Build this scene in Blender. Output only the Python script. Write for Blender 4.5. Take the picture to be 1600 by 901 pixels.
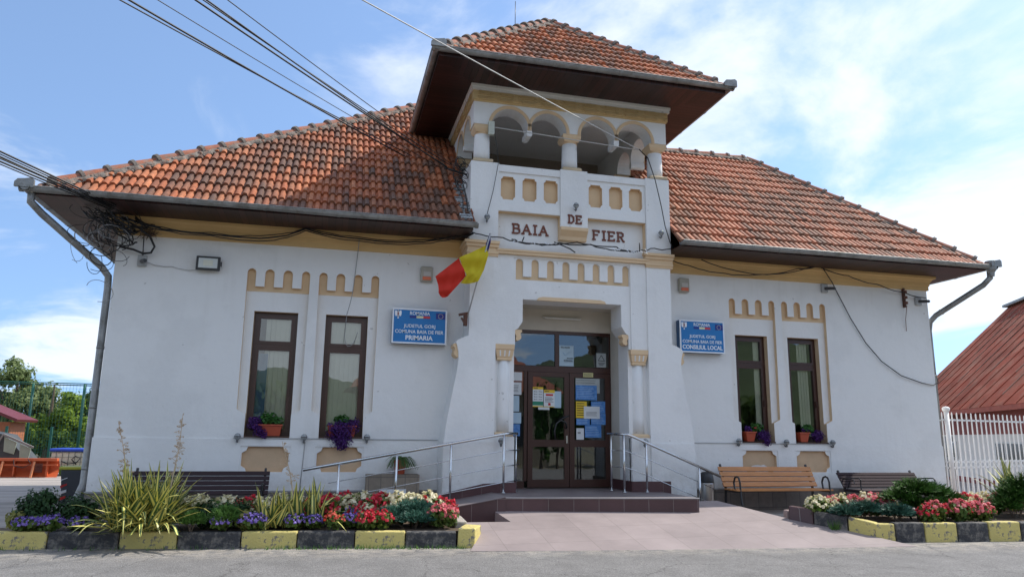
import bpy, bmesh, math, random
from mathutils import Vector, Matrix, noise
from mathutils.geometry import tessellate_polygon
for o in list(bpy.data.objects): bpy.data.objects.remove(o)
SC = bpy.context.scene
COL = SC.collection
R = math.radians
RND = random.Random(7)

# ------------------------------------------------------------------ camera
cam = bpy.data.cameras.new('camera'); camo = bpy.data.objects.new('camera', cam); COL.objects.link(camo)
cam.sensor_width = 36.0; cam.lens = 1143.481/1600*36; cam.clip_start = 0.1; cam.clip_end = 5000
CP = Vector((-4.248, -13.0, 1.55))
pitch, yaw, roll = .1993, .2434, .0122
cy, sy, cp_, sp_, cr, sr = math.cos(yaw), math.sin(yaw), math.cos(pitch), math.sin(pitch), math.cos(roll), math.sin(roll)
r_ = Vector((cy, -sy, 0)); h_ = Vector((sy, cy, 0)); z_ = Vector((0, 0, 1))
F_ = cp_*h_+sp_*z_; U_ = -sp_*h_+cp_*z_
RX = cr*r_+sr*U_; UX = cr*U_-sr*r_
camo.matrix_world = Matrix(((RX.x, UX.x, -F_.x, CP.x), (RX.y, UX.y, -F_.y, CP.y), (RX.z, UX.z, -F_.z, CP.z), (0, 0, 0, 1)))
SC.camera = camo

# ------------------------------------------------------------------ light
SUNV = Vector((.84, .12, 1.0)).normalized()
w = bpy.data.worlds.new('World'); SC.world = w; w.use_nodes = True
nt = w.node_tree; nt.nodes.clear()
def N(nt, t, **k):
    n = nt.nodes.new(t)
    for a, b in k.items(): setattr(n, a, b)
    return n
out = N(nt, 'ShaderNodeOutputWorld'); bg = N(nt, 'ShaderNodeBackground')
sky = N(nt, 'ShaderNodeTexSky', sky_type='NISHITA', sun_disc=False)
sky.sun_elevation = math.asin(SUNV.z); sky.sun_rotation = math.atan2(SUNV.x, SUNV.y)
sky.altitude = 300; sky.air_density = 1.0; sky.dust_density = .8; sky.ozone_density = 1.2
tc = N(nt, 'ShaderNodeTexCoord')
hv_ = N(nt, 'ShaderNodeVectorMath', operation='ADD'); hv_.inputs[1].default_value = (0, 0, .20); nt.links.new(tc.outputs['Generated'], hv_.inputs[0])
hn_ = N(nt, 'ShaderNodeVectorMath', operation='NORMALIZE'); nt.links.new(hv_.outputs[0], hn_.inputs[0]); nt.links.new(hn_.outputs[0], sky.inputs['Vector'])
# clouds: direction projected on a high plane so that they flatten towards the horizon
sep = N(nt, 'ShaderNodeSeparateXYZ'); nt.links.new(tc.outputs['Generated'], sep.inputs[0])
mz = N(nt, 'ShaderNodeMath', operation='MAXIMUM'); nt.links.new(sep.outputs[2], mz.inputs[0]); mz.inputs[1].default_value = 0.0
az = N(nt, 'ShaderNodeMath', operation='ADD'); nt.links.new(mz.outputs[0], az.inputs[0]); az.inputs[1].default_value = .16
dx = N(nt, 'ShaderNodeMath', operation='DIVIDE'); nt.links.new(sep.outputs[0], dx.inputs[0]); nt.links.new(az.outputs[0], dx.inputs[1])
dy = N(nt, 'ShaderNodeMath', operation='DIVIDE'); nt.links.new(sep.outputs[1], dy.inputs[0]); nt.links.new(az.outputs[0], dy.inputs[1])
cmb = N(nt, 'ShaderNodeCombineXYZ'); nt.links.new(dx.outputs[0], cmb.inputs[0]); nt.links.new(dy.outputs[0], cmb.inputs[1])
n1 = N(nt, 'ShaderNodeTexNoise'); n1.inputs['Scale'].default_value = 1.7; n1.inputs['Detail'].default_value = 9; n1.inputs['Roughness'].default_value = .58
n1.inputs['Distortion'].default_value = .5
n2 = N(nt, 'ShaderNodeTexNoise'); n2.inputs['Scale'].default_value = .45; n2.inputs['Detail'].default_value = 3
mp = N(nt, 'ShaderNodeMapping'); mp.inputs['Location'].default_value = (3.1, 1.7, 0); mp.inputs['Scale'].default_value = (1.0, .75, 1)
nt.links.new(cmb.outputs[0], mp.inputs[0]); nt.links.new(mp.outputs[0], n1.inputs['Vector']); nt.links.new(mp.outputs[0], n2.inputs['Vector'])
ad = N(nt, 'ShaderNodeMath', operation='ADD'); nt.links.new(n1.outputs[0], ad.inputs[0]); nt.links.new(n2.outputs[0], ad.inputs[1])
cr1 = N(nt, 'ShaderNodeMapRange'); cr1.interpolation_type = 'SMOOTHSTEP'
cr1.inputs['From Min'].default_value = .88; cr1.inputs['From Max'].default_value = 1.12; cr1.inputs['To Min'].default_value = .06; cr1.inputs['To Max'].default_value = .80
nt.links.new(ad.outputs[0], cr1.inputs['Value'])
mx = N(nt, 'ShaderNodeMix', data_type='RGBA'); nt.links.new(cr1.outputs[0], mx.inputs['Factor'])
tint = N(nt, 'ShaderNodeMix', data_type='RGBA', blend_type='MULTIPLY'); tint.inputs['Factor'].default_value = 1; tint.inputs[7].default_value = (.82, .95, 1.03, 1); nt.links.new(sky.outputs[0], tint.inputs[6]); nt.links.new(tint.outputs[2], mx.inputs[6]); mx.inputs[7].default_value = (4.5, 4.7, 4.95, 1)
nt.links.new(mx.outputs[2], bg.inputs[0]); bg.inputs[1].default_value = .135
nt.links.new(bg.outputs[0], out.inputs[0])
sl = bpy.data.lights.new('sun', 'SUN'); sl.energy = 2.8; sl.angle = R(.55); sl.color = (1, .95, .87)
so = bpy.data.objects.new('sun', sl); COL.objects.link(so); so.rotation_euler = SUNV.to_track_quat('Z', 'Y').to_euler()
SC.view_settings.view_transform = 'Standard'; SC.view_settings.look = 'None'; SC.view_settings.exposure = 0.9; SC.view_settings.gamma = 1
SC.cycles.max_bounces = 8; SC.cycles.diffuse_bounces = 4; SC.cycles.transparent_max_bounces = 16
SC.cycles.use_denoising = True; SC.cycles.caustics_reflective = False; SC.cycles.caustics_refractive = False

# ------------------------------------------------------------------ materials
MT = {}
def mat(name, c, rough=.8, var=.12, sc=3.0, bump=.0, bsc=60, metal=0.0, spec=.5, c2=None, f0=.45, f1=.65, streak=None, coat=0):
    """principled with large scale value variation, an optional second colour in patches and fine bump"""
    if name in MT: return MT[name]
    m = bpy.data.materials.new(name); m.use_nodes = True; t = m.node_tree; p = t.nodes['Principled BSDF']; L = t.links.new
    p.inputs['Roughness'].default_value = rough; p.inputs['Metallic'].default_value = metal
    p.inputs['Specular IOR Level'].default_value = spec
    if coat: p.inputs['Coat Weight'].default_value = coat
    co = N(t, 'ShaderNodeTexCoord')
    n = N(t, 'ShaderNodeTexNoise'); n.inputs['Scale'].default_value = sc; n.inputs['Detail'].default_value = 7; n.inputs['Roughness'].default_value = .65
    vec = co.outputs['Object']
    if streak:
        mpp = N(t, 'ShaderNodeMapping'); mpp.inputs['Scale'].default_value = streak; L(vec, mpp.inputs[0]); L(mpp.outputs[0], n.inputs['Vector'])
    else: L(vec, n.inputs['Vector'])
    r = N(t, 'ShaderNodeMapRange'); L(n.outputs[0], r.inputs['Value']); r.inputs['From Min'].default_value = .3; r.inputs['From Max'].default_value = .7
    r.inputs['To Min'].default_value = 1-var; r.inputs['To Max'].default_value = 1+var
    base = N(t, 'ShaderNodeRGB'); base.outputs[0].default_value = (*c, 1)
    src = base.outputs[0]
    if c2:
        n3 = N(t, 'ShaderNodeTexNoise'); n3.inputs['Scale'].default_value = sc*1.7; n3.inputs['Detail'].default_value = 8; n3.inputs['Roughness'].default_value = .7
        if streak: L(mpp.outputs[0], n3.inputs['Vector'])
        else: L(vec, n3.inputs['Vector'])
        r3 = N(t, 'ShaderNodeMapRange'); L(n3.outputs[0], r3.inputs['Value']); r3.inputs['From Min'].default_value = f0; r3.inputs['From Max'].default_value = f1
        mm = N(t, 'ShaderNodeMix', data_type='RGBA'); L(r3.outputs[0], mm.inputs['Factor']); L(src, mm.inputs[6]); mm.inputs[7].default_value = (*c2, 1); src = mm.outputs[2]
    vm = N(t, 'ShaderNodeVectorMath', operation='SCALE'); L(src, vm.inputs[0]); L(r.outputs[0], vm.inputs['Scale'])
    L(vm.outputs[0], p.inputs['Base Color'])
    if bump:
        nb = N(t, 'ShaderNodeTexNoise'); nb.inputs['Scale'].default_value = bsc; nb.inputs['Detail'].default_value = 4; L(vec, nb.inputs['Vector'])
        b = N(t, 'ShaderNodeBump'); b.inputs['Strength'].default_value = bump; b.inputs['Distance'].default_value = .02
        L(nb.outputs[0], b.inputs['Height']); L(b.outputs[0], p.inputs['Normal'])
    MT[name] = m; return m
def stripes(name, c, axis, period, depth=.5, rough=.5, var=.25, groove=.08):
    """boards: per board tone, dark groove and bump, across the given object axis"""
    m = bpy.data.materials.new(name); m.use_nodes = True; t = m.node_tree; p = t.nodes['Principled BSDF']; L = t.links.new
    p.inputs['Roughness'].default_value = rough
    co = N(t, 'ShaderNodeTexCoord'); s = N(t, 'ShaderNodeSeparateXYZ'); L(co.outputs['Object'], s.inputs[0])
    d = N(t, 'ShaderNodeMath', operation='DIVIDE'); L(s.outputs[axis], d.inputs[0]); d.inputs[1].default_value = period
    fl = N(t, 'ShaderNodeMath', operation='FLOOR'); L(d.outputs[0], fl.inputs[0])
    fr = N(t, 'ShaderNodeMath', operation='FRACT'); L(d.outputs[0], fr.inputs[0])
    wn = N(t, 'ShaderNodeTexWhiteNoise', noise_dimensions='1D'); L(fl.outputs[0], wn.inputs['W'])
    r = N(t, 'ShaderNodeMapRange'); L(wn.outputs['Value'], r.inputs['Value']); r.inputs['To Min'].default_value = 1-var; r.inputs['To Max'].default_value = 1+var
    g = N(t, 'ShaderNodeMath', operation='GREATER_THAN'); L(fr.outputs[0], g.inputs[0]); g.inputs[1].default_value = groove
    gm = N(t, 'ShaderNodeMath', operation='MULTIPLY_ADD'); L(g.outputs[0], gm.inputs[0]); gm.inputs[1].default_value = .75; gm.inputs[2].default_value = .25
    m2 = N(t, 'ShaderNodeMath', operation='MULTIPLY'); L(r.outputs[0], m2.inputs[0]); L(gm.outputs[0], m2.inputs[1])
    vm = N(t, 'ShaderNodeVectorMath', operation='SCALE'); vm.inputs[0].default_value = c; L(m2.outputs[0], vm.inputs['Scale']); L(vm.outputs[0], p.inputs['Base Color'])
    b = N(t, 'ShaderNodeBump'); b.inputs['Strength'].default_value = depth; b.inputs['Distance'].default_value = .01; L(g.outputs[0], b.inputs['Height']); L(b.outputs[0], p.inputs['Normal'])
    MT[name] = m; return m
def tiles(name, c, cm, sx, sy, axes='XY', mortar=.012, rough=.5, var=.1, off=0.0, bump=.3, nsc=2.0):
    """square paving or cladding tiles with joints"""
    m = bpy.data.materials.new(name); m.use_nodes = True; t = m.node_tree; p = t.nodes['Principled BSDF']; L = t.links.new
    p.inputs['Roughness'].default_value = rough
    co = N(t, 'ShaderNodeTexCoord'); s = N(t, 'ShaderNodeSeparateXYZ'); L(co.outputs['Object'], s.inputs[0])
    cb = N(t, 'ShaderNodeCombineXYZ'); L(s.outputs['XYZ'.index(axes[0])], cb.inputs[0]); L(s.outputs['XYZ'.index(axes[1])], cb.inputs[1])
    b = N(t, 'ShaderNodeTexBrick'); L(cb.outputs[0], b.inputs['Vector']); b.offset = off; b.inputs['Scale'].default_value = 1
    b.inputs['Brick Width'].default_value = sx; b.inputs['Row Height'].default_value = sy; b.inputs['Mortar Size'].default_value = mortar/2; b.inputs['Mortar Smooth'].default_value = .2
    b.inputs['Color1'].default_value = (*[v*(1-var) for v in c], 1); b.inputs['Color2'].default_value = (*[v*(1+var) for v in c], 1); b.inputs['Mortar'].default_value = (*cm, 1)
    n = N(t, 'ShaderNodeTexNoise'); n.inputs['Scale'].default_value = nsc; n.inputs['Detail'].default_value = 9; n.inputs['Roughness'].default_value = .7; L(co.outputs['Object'], n.inputs['Vector'])
    r = N(t, 'ShaderNodeMapRange'); L(n.outputs[0], r.inputs['Value']); r.inputs['From Min'].default_value = .3; r.inputs['From Max'].default_value = .7; r.inputs['To Min'].default_value = .82; r.inputs['To Max'].default_value = 1.15
    vm = N(t, 'ShaderNodeVectorMath', operation='SCALE'); L(b.outputs['Color'], vm.inputs[0]); L(r.outputs[0], vm.inputs['Scale']); L(vm.outputs[0], p.inputs['Base Color'])
    bu = N(t, 'ShaderNodeBump', invert=True); bu.inputs['Strength'].default_value = bump; bu.inputs['Distance'].default_value = .005; L(b.outputs['Fac'], bu.inputs['Height']); L(bu.outputs[0], p.inputs['Normal'])
    MT[name] = m; return m
def leafmat(name, c1, c2, trans=.35, rough=.55):
    m = bpy.data.materials.new(name); m.use_nodes = True; t = m.node_tree; L = t.links.new; p = t.nodes['Principled BSDF']; o = t.nodes['Material Output']
    g = N(t, 'ShaderNodeNewGeometry'); mm = N(t, 'ShaderNodeMix', data_type='RGBA'); L(g.outputs['Random Per Island'], mm.inputs['Factor'])
    mm.inputs[6].default_value = (*c1, 1); mm.inputs[7].default_value = (*c2, 1); L(mm.outputs[2], p.inputs['Base Color']); p.inputs['Roughness'].default_value = rough
    p.inputs['Specular IOR Level'].default_value = .3
    tr = N(t, 'ShaderNodeBsdfTranslucent'); L(mm.outputs[2], tr.inputs['Color']); ms = N(t, 'ShaderNodeMixShader'); ms.inputs[0].default_value = trans
    L(p.outputs[0], ms.inputs[1]); L(tr.outputs[0], ms.inputs[2]); L(ms.outputs[0], o.inputs['Surface']); MT[name] = m; return m
def glassmat(name, tint=(.8, .85, .85), base=.10):
    m = bpy.data.materials.new(name); m.use_nodes = True; t = m.node_tree; L = t.links.new; o = t.nodes['Material Output']; t.nodes.remove(t.nodes['Principled BSDF'])
    tr = N(t, 'ShaderNodeBsdfTransparent'); tr.inputs[0].default_value = (*tint, 1); gl = N(t, 'ShaderNodeBsdfGlossy'); gl.inputs['Roughness'].default_value = .01
    fr = N(t, 'ShaderNodeFresnel'); fr.inputs[0].default_value = 1.5; a = N(t, 'ShaderNodeMath', operation='MULTIPLY_ADD'); a.use_clamp = True; L(fr.outputs[0], a.inputs[0]); a.inputs[1].default_value = 1.6; a.inputs[2].default_value = base
    co = N(t, 'ShaderNodeTexCoord'); nb = N(t, 'ShaderNodeTexNoise'); nb.inputs['Scale'].default_value = 2.2; L(co.outputs['Object'], nb.inputs['Vector'])
    b = N(t, 'ShaderNodeBump'); b.inputs['Strength'].default_value = .025; b.inputs['Distance'].default_value = .05; L(nb.outputs[0], b.inputs['Height']); L(b.outputs[0], gl.inputs['Normal'])
    ms = N(t, 'ShaderNodeMixShader'); L(a.outputs[0], ms.inputs[0]); L(tr.outputs[0], ms.inputs[1]); L(gl.outputs[0], ms.inputs[2]); L(ms.outputs[0], o.inputs['Surface']); MT[name] = m; return m

def roofmat(name, ca, cb, cm, moss):
    """clay tiles: UV counts ribs (u) and rows (v); tone per tile from the cell number"""
    m = bpy.data.materials.new(name); m.use_nodes = True; t = m.node_tree; L = t.links.new; p = t.nodes['Principled BSDF']
    p.inputs['Roughness'].default_value = .7; p.inputs['Specular IOR Level'].default_value = .3
    uv = N(t, 'ShaderNodeUVMap'); s = N(t, 'ShaderNodeSeparateXYZ'); L(uv.outputs[0], s.inputs[0])
    fx = N(t, 'ShaderNodeMath', operation='FLOOR'); L(s.outputs[0], fx.inputs[0]); fy = N(t, 'ShaderNodeMath', operation='FLOOR'); L(s.outputs[1], fy.inputs[0])
    cbn = N(t, 'ShaderNodeCombineXYZ'); L(fx.outputs[0], cbn.inputs[0]); L(fy.outputs[0], cbn.inputs[1])
    wn = N(t, 'ShaderNodeTexWhiteNoise', noise_dimensions='2D'); L(cbn.outputs[0], wn.inputs['Vector'])
    wn2 = N(t, 'ShaderNodeTexWhiteNoise', noise_dimensions='3D'); ad_ = N(t, 'ShaderNodeVectorMath', operation='ADD'); L(cbn.outputs[0], ad_.inputs[0]); ad_.inputs[1].default_value = (.5, .5, 9.3); L(ad_.outputs[0], wn2.inputs['Vector'])
    co = N(t, 'ShaderNodeTexCoord'); n = N(t, 'ShaderNodeTexNoise'); n.inputs['Scale'].default_value = .55; n.inputs['Detail'].default_value = 4; L(co.outputs['Object'], n.inputs['Vector'])
    par = N(t, 'ShaderNodeMath', operation='PINGPONG'); L(fx.outputs[0], par.inputs[0]); par.inputs[1].default_value = 1.0
    a1 = N(t, 'ShaderNodeMath', operation='MULTIPLY_ADD'); L(par.outputs[0], a1.inputs[0]); a1.inputs[1].default_value = .26; L(wn.outputs['Value'], a1.inputs[2])
    a2 = N(t, 'ShaderNodeMath', operation='MULTIPLY_ADD'); L(n.outputs[0], a2.inputs[0]); a2.inputs[1].default_value = 2.6; L(a1.outputs[0], a2.inputs[2])
    r = N(t, 'ShaderNodeMapRange'); L(a2.outputs[0], r.inputs['Value']); r.inputs['From Min'].default_value = 1.5; r.inputs['From Max'].default_value = 2.45; r.inputs['To Max'].default_value = moss
    mm = N(t, 'ShaderNodeMix', data_type='RGBA'); L(wn2.outputs['Value'], mm.inputs['Factor']); mm.inputs[6].default_value = (*ca, 1); mm.inputs[7].default_value = (*cb, 1)
    m3 = N(t, 'ShaderNodeMix', data_type='RGBA'); L(r.outputs[0], m3.inputs['Factor']); L(mm.outputs[2], m3.inputs[6]); m3.inputs[7].default_value = (*cm, 1)
    nf = N(t, 'ShaderNodeTexNoise'); nf.inputs['Scale'].default_value = 14; nf.inputs['Detail'].default_value = 6; L(co.outputs['Object'], nf.inputs['Vector'])
    rf = N(t, 'ShaderNodeMapRange'); L(nf.outputs[0], rf.inputs['Value']); rf.inputs['From Min'].default_value = .3; rf.inputs['From Max'].default_value = .7; rf.inputs['To Min'].default_value = .72; rf.inputs['To Max'].default_value = 1.2
    vm = N(t, 'ShaderNodeVectorMath', operation='SCALE'); L(m3.outputs[2], vm.inputs[0]); L(rf.outputs[0], vm.inputs['Scale']); L(vm.outputs[0], p.inputs['Base Color'])
    MT[name] = m; return m

WHITE = mat('white_render', (.72, .75, .76), .9, .05, 1.3, .25, 90, c2=(.60, .63, .63), f0=.62, f1=.9)
def wallmat(name, c, dirt, joint):
    m = bpy.data.materials.new(name); m.use_nodes = True; t = m.node_tree; p = t.nodes['Principled BSDF']; L = t.links.new; p.inputs['Roughness'].default_value = .9
    co = N(t, 'ShaderNodeTexCoord'); O = co.outputs['Object']
    def noise_(sc, det, scale=None, rough=.65):
        n = N(t, 'ShaderNodeTexNoise'); n.inputs['Scale'].default_value = sc; n.inputs['Detail'].default_value = det; n.inputs['Roughness'].default_value = rough
        if scale: mp = N(t, 'ShaderNodeMapping'); mp.inputs['Scale'].default_value = scale; L(O, mp.inputs[0]); L(mp.outputs[0], n.inputs['Vector'])
        else: L(O, n.inputs['Vector'])
        return n.outputs[0]
    def rng(s, a, b, c_, d): r = N(t, 'ShaderNodeMapRange'); L(s, r.inputs['Value']); r.inputs['From Min'].default_value = a; r.inputs['From Max'].default_value = b; r.inputs['To Min'].default_value = c_; r.inputs['To Max'].default_value = d; return r.outputs[0]
    def mul(x, y): n = N(t, 'ShaderNodeMath', operation='MULTIPLY'); L(x, n.inputs[0]); L(y, n.inputs[1]); return n.outputs[0]
    def mixc(f, a, b):
        n = N(t, 'ShaderNodeMix', data_type='RGBA'); L(f, n.inputs['Factor'])
        if isinstance(a, tuple): n.inputs[6].default_value = (*a, 1)
        else: L(a, n.inputs[6])
        n.inputs[7].default_value = (*b, 1); return n.outputs[2]
    s = N(t, 'ShaderNodeSeparateXYZ'); L(O, s.inputs[0])
    streak = mul(rng(noise_(1, 6, (5, 5, .35)), .52, .8, 0, .34), rng(noise_(.6, 3), .48, .66, 0, 1))
    splash = mul(rng(s.outputs[2], .6, 1.15, 1, 0), rng(noise_(5, 8), .4, .65, 0, .6))
    spots = rng(noise_(9, 2, None, .4), .745, .77, 0, .5)
    patch = rng(noise_(.8, 7), .5, .6, 0, .55)
    col = mixc(patch, c, tuple(v*.9 for v in c)); col = mixc(streak, col, dirt); col = mixc(splash, col, dirt); col = mixc(spots, col, joint)
    L(col, p.inputs['Base Color'])
    b = N(t, 'ShaderNodeBump'); b.inputs['Strength'].default_value = .35; b.inputs['Distance'].default_value = .012; L(noise_(70, 5), b.inputs['Height']); b2 = N(t, 'ShaderNodeBump'); b2.inputs['Strength'].default_value = .25; b2.inputs['Distance'].default_value = .05; L(noise_(3, 3), b2.inputs['Height']); L(b.outputs[0], b2.inputs['Normal']); L(b2.outputs[0], p.inputs['Normal'])
    MT[name] = m; return m
WHITE = wallmat('weathered_white_render', (.79, .795, .785), (.52, .50, .46), (.36, .35, .33))
WHITE2 = WHITE
TAN = mat('tan_paint', (.69, .51, .32), .85, .07, 2.5, .15, 80)
OCHRE = mat('ochre_cornice', (.68, .46, .21), .85, .07, 1.5, .1, 80)
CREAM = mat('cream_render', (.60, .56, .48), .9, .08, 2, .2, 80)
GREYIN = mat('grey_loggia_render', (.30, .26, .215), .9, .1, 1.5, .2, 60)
BROWNF = mat('brown_frame', (.055, .022, .016), .3, .1, 5)
ZINC = mat('zinc', (.27, .275, .27), .5, .3, 3.5, .15, 25, metal=.45, c2=(.15, .14, .12), f0=.5, f1=.75)
STEEL = mat('stainless', (.62, .63, .64), .22, .05, 5, metal=1.0)
BLACKI = mat('black_iron', (.02, .02, .022), .4, .1, 5)
BLACKC = mat('black_cable', (.012, .012, .013), .5, .1, 5)
GREYC = mat('grey_cable', (.30, .30, .30), .6, .1, 5)
SOFX = stripes('soffit_boards_front', (.036, .012, .011), 0, .11, rough=.45, var=.4, groove=.13)
SOFY = stripes('soffit_boards_side', (.036, .012, .011), 1, .11, rough=.45, var=.4, groove=.13)
ROOFL = roofmat('clay_tiles_left', (.38, .115, .05), (.47, .18, .085), (.115, .075, .058), .9)
ROOFR = roofmat('clay_tiles_right', (.42, .155, .085), (.52, .24, .145), (.17, .115, .085), .85)
ROOFT = roofmat('clay_tiles_tower', (.44, .145, .065), (.52, .21, .105), (.15, .10, .075), .85)
RIDGE = mat('ridge_clay', (.31, .10, .052), .8, .25, 5, .3, 40, c2=(.2, .15, .12))
MORTAR = mat('mortar', (.19, .165, .14), .95, .35, 9, .8, 25, c2=(.33, .16, .10), f0=.5, f1=.7)
ASPH = mat('asphalt', (.185, .178, .168), .92, .25, 1.2, .6, 120, c2=(.27, .25, .22), f0=.5, f1=.8)
def asphmat():
    m = bpy.data.materials.new('street_asphalt'); m.use_nodes = True; t = m.node_tree; p = t.nodes['Principled BSDF']; L = t.links.new; p.inputs['Roughness'].default_value = .93
    co = N(t, 'ShaderNodeTexCoord'); O = co.outputs['Object']
    v = N(t, 'ShaderNodeTexVoronoi'); v.inputs['Scale'].default_value = 95; L(O, v.inputs['Vector'])
    r1 = N(t, 'ShaderNodeMapRange'); L(v.outputs['Color'], r1.inputs['Value']); r1.inputs['To Min'].default_value = .6; r1.inputs['To Max'].default_value = 1.45
    n = N(t, 'ShaderNodeTexNoise'); n.inputs['Scale'].default_value = 2.2; n.inputs['Detail'].default_value = 9; n.inputs['Roughness'].default_value = .7; L(O, n.inputs['Vector'])
    r2 = N(t, 'ShaderNodeMapRange'); L(n.outputs[0], r2.inputs['Value']); r2.inputs['From Min'].default_value = .3; r2.inputs['From Max'].default_value = .7; r2.inputs['To Min'].default_value = .8; r2.inputs['To Max'].default_value = 1.18
    mm = N(t, 'ShaderNodeMath', operation='MULTIPLY'); L(r1.outputs[0], mm.inputs[0]); L(r2.outputs[0], mm.inputs[1])
    s = N(t, 'ShaderNodeSeparateXYZ'); L(O, s.inputs[0]); k = N(t, 'ShaderNodeMath', operation='MULTIPLY_ADD'); L(s.outputs[0], k.inputs[0]); k.inputs[1].default_value = .105; L(s.outputs[1], k.inputs[2])
    g = N(t, 'ShaderNodeMapRange'); L(k.outputs[0], g.inputs['Value']); g.inputs['From Min'].default_value = -4.15; g.inputs['From Max'].default_value = -3.35
    n3 = N(t, 'ShaderNodeTexNoise'); n3.inputs['Scale'].default_value = 7; n3.inputs['Detail'].default_value = 8; L(O, n3.inputs['Vector'])
    g2 = N(t, 'ShaderNodeMapRange'); L(n3.outputs[0], g2.inputs['Value']); g2.inputs['From Min'].default_value = .35; g2.inputs['From Max'].default_value = .6; gm = N(t, 'ShaderNodeMath', operation='MULTIPLY'); L(g.outputs[0], gm.inputs[0]); L(g2.outputs[0], gm.inputs[1])
    mc = N(t, 'ShaderNodeMix', data_type='RGBA'); L(gm.outputs[0], mc.inputs['Factor']); mc.inputs[6].default_value = (.175, .168, .162, 1); mc.inputs[7].default_value = (.31, .28, .24, 1)
    vc = N(t, 'ShaderNodeTexVoronoi', feature='DISTANCE_TO_EDGE'); vc.inputs['Scale'].default_value = .55; dn = N(t, 'ShaderNodeVectorMath', operation='ADD'); L(O, dn.inputs[0]); ns = N(t, 'ShaderNodeVectorMath', operation='SCALE'); L(n.outputs[1], ns.inputs[0]); ns.inputs['Scale'].default_value = .5; L(ns.outputs[0], dn.inputs[1]); L(dn.outputs[0], vc.inputs['Vector'])
    ck = N(t, 'ShaderNodeMath', operation='LESS_THAN'); L(vc.outputs['Distance'], ck.inputs[0]); ck.inputs[1].default_value = .0022
    m2 = N(t, 'ShaderNodeMix', data_type='RGBA'); L(ck.outputs[0], m2.inputs['Factor']); L(mc.outputs[2], m2.inputs[6]); m2.inputs[7].default_value = (.06, .055, .05, 1)
    vm = N(t, 'ShaderNodeVectorMath', operation='SCALE'); L(m2.outputs[2], vm.inputs[0]); L(mm.outputs[0], vm.inputs['Scale']); L(vm.outputs[0], p.inputs['Base Color'])
    b = N(t, 'ShaderNodeBump'); b.inputs['Strength'].default_value = .7; b.inputs['Distance'].default_value = .008; L(v.outputs['Distance'], b.inputs['Height']); L(b.outputs[0], p.inputs['Normal']); return m
ASPH = asphmat()
DIRT = mat('ground_dirt', (.16, .135, .10), .95, .3, 1.2, .5, 30, c2=(.09, .11, .04))
CONC = mat('yard_concrete', (.34, .30, .27), .95, .22, .5, .4, 20, c2=(.20, .18, .16), streak=(.5, 2.5, 1))
SOIL = mat('bed_soil', (.10, .07, .045), .95, .4, 7, .8, 20)
PAVE = tiles('mauve_paving', (.285, .235, .228), (.205, .17, .16), .62, .62, 'XY', .009, .6, .05, nsc=1.1)
RISER = tiles('brown_riser_tiles', (.085, .045, .047), (.2, .17, .16), .4, .6, 'XZ', .008, .4, .12)
SKIRT = tiles('brown_skirting', (.095, .042, .045), (.2, .15, .14), .33, .9, 'XZ', .006, .4, .12)
PLINTH = tiles('grey_plinth_tiles', (.20, .175, .155), (.11, .1, .09), .3, .28, 'XZ', .012, .8, .12, nsc=9)
PLATF = tiles('platform_tiles', (.20, .165, .165), (.13, .11, .11), .33, .33, 'XY', .008, .45, .06)
YEL = mat('yellow_kerb_paint', (.60, .50, .17), .8, .12, 4, .5, 40, c2=(.20, .18, .15), f0=.52, f1=.565)
BLK = mat('black_kerb_paint', (.045, .045, .048), .8, .3, 4.5, .6, 40, c2=(.23, .21, .18), f0=.46, f1=.66)
GLASS = glassmat('window_glass', (.95, .97, .95), .03)
DGLASS = glassmat('door_glass', (.6, .65, .65), .07)
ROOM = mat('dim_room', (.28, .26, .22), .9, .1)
BLIND = mat('vertical_blind', (.80, .80, .70), .8, .06)
BLUEC = mat('blue_curtain', (.10, .19, .32), .8, .1)
SGREEN = mat('stem_green', (.10, .16, .05), .7, .2)
TERRA = mat('terracotta_plastic', (.42, .075, .035), .5, .1)
BARK = mat('bark', (.12, .09, .065), .9, .3, 8, .8, 20)

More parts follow.
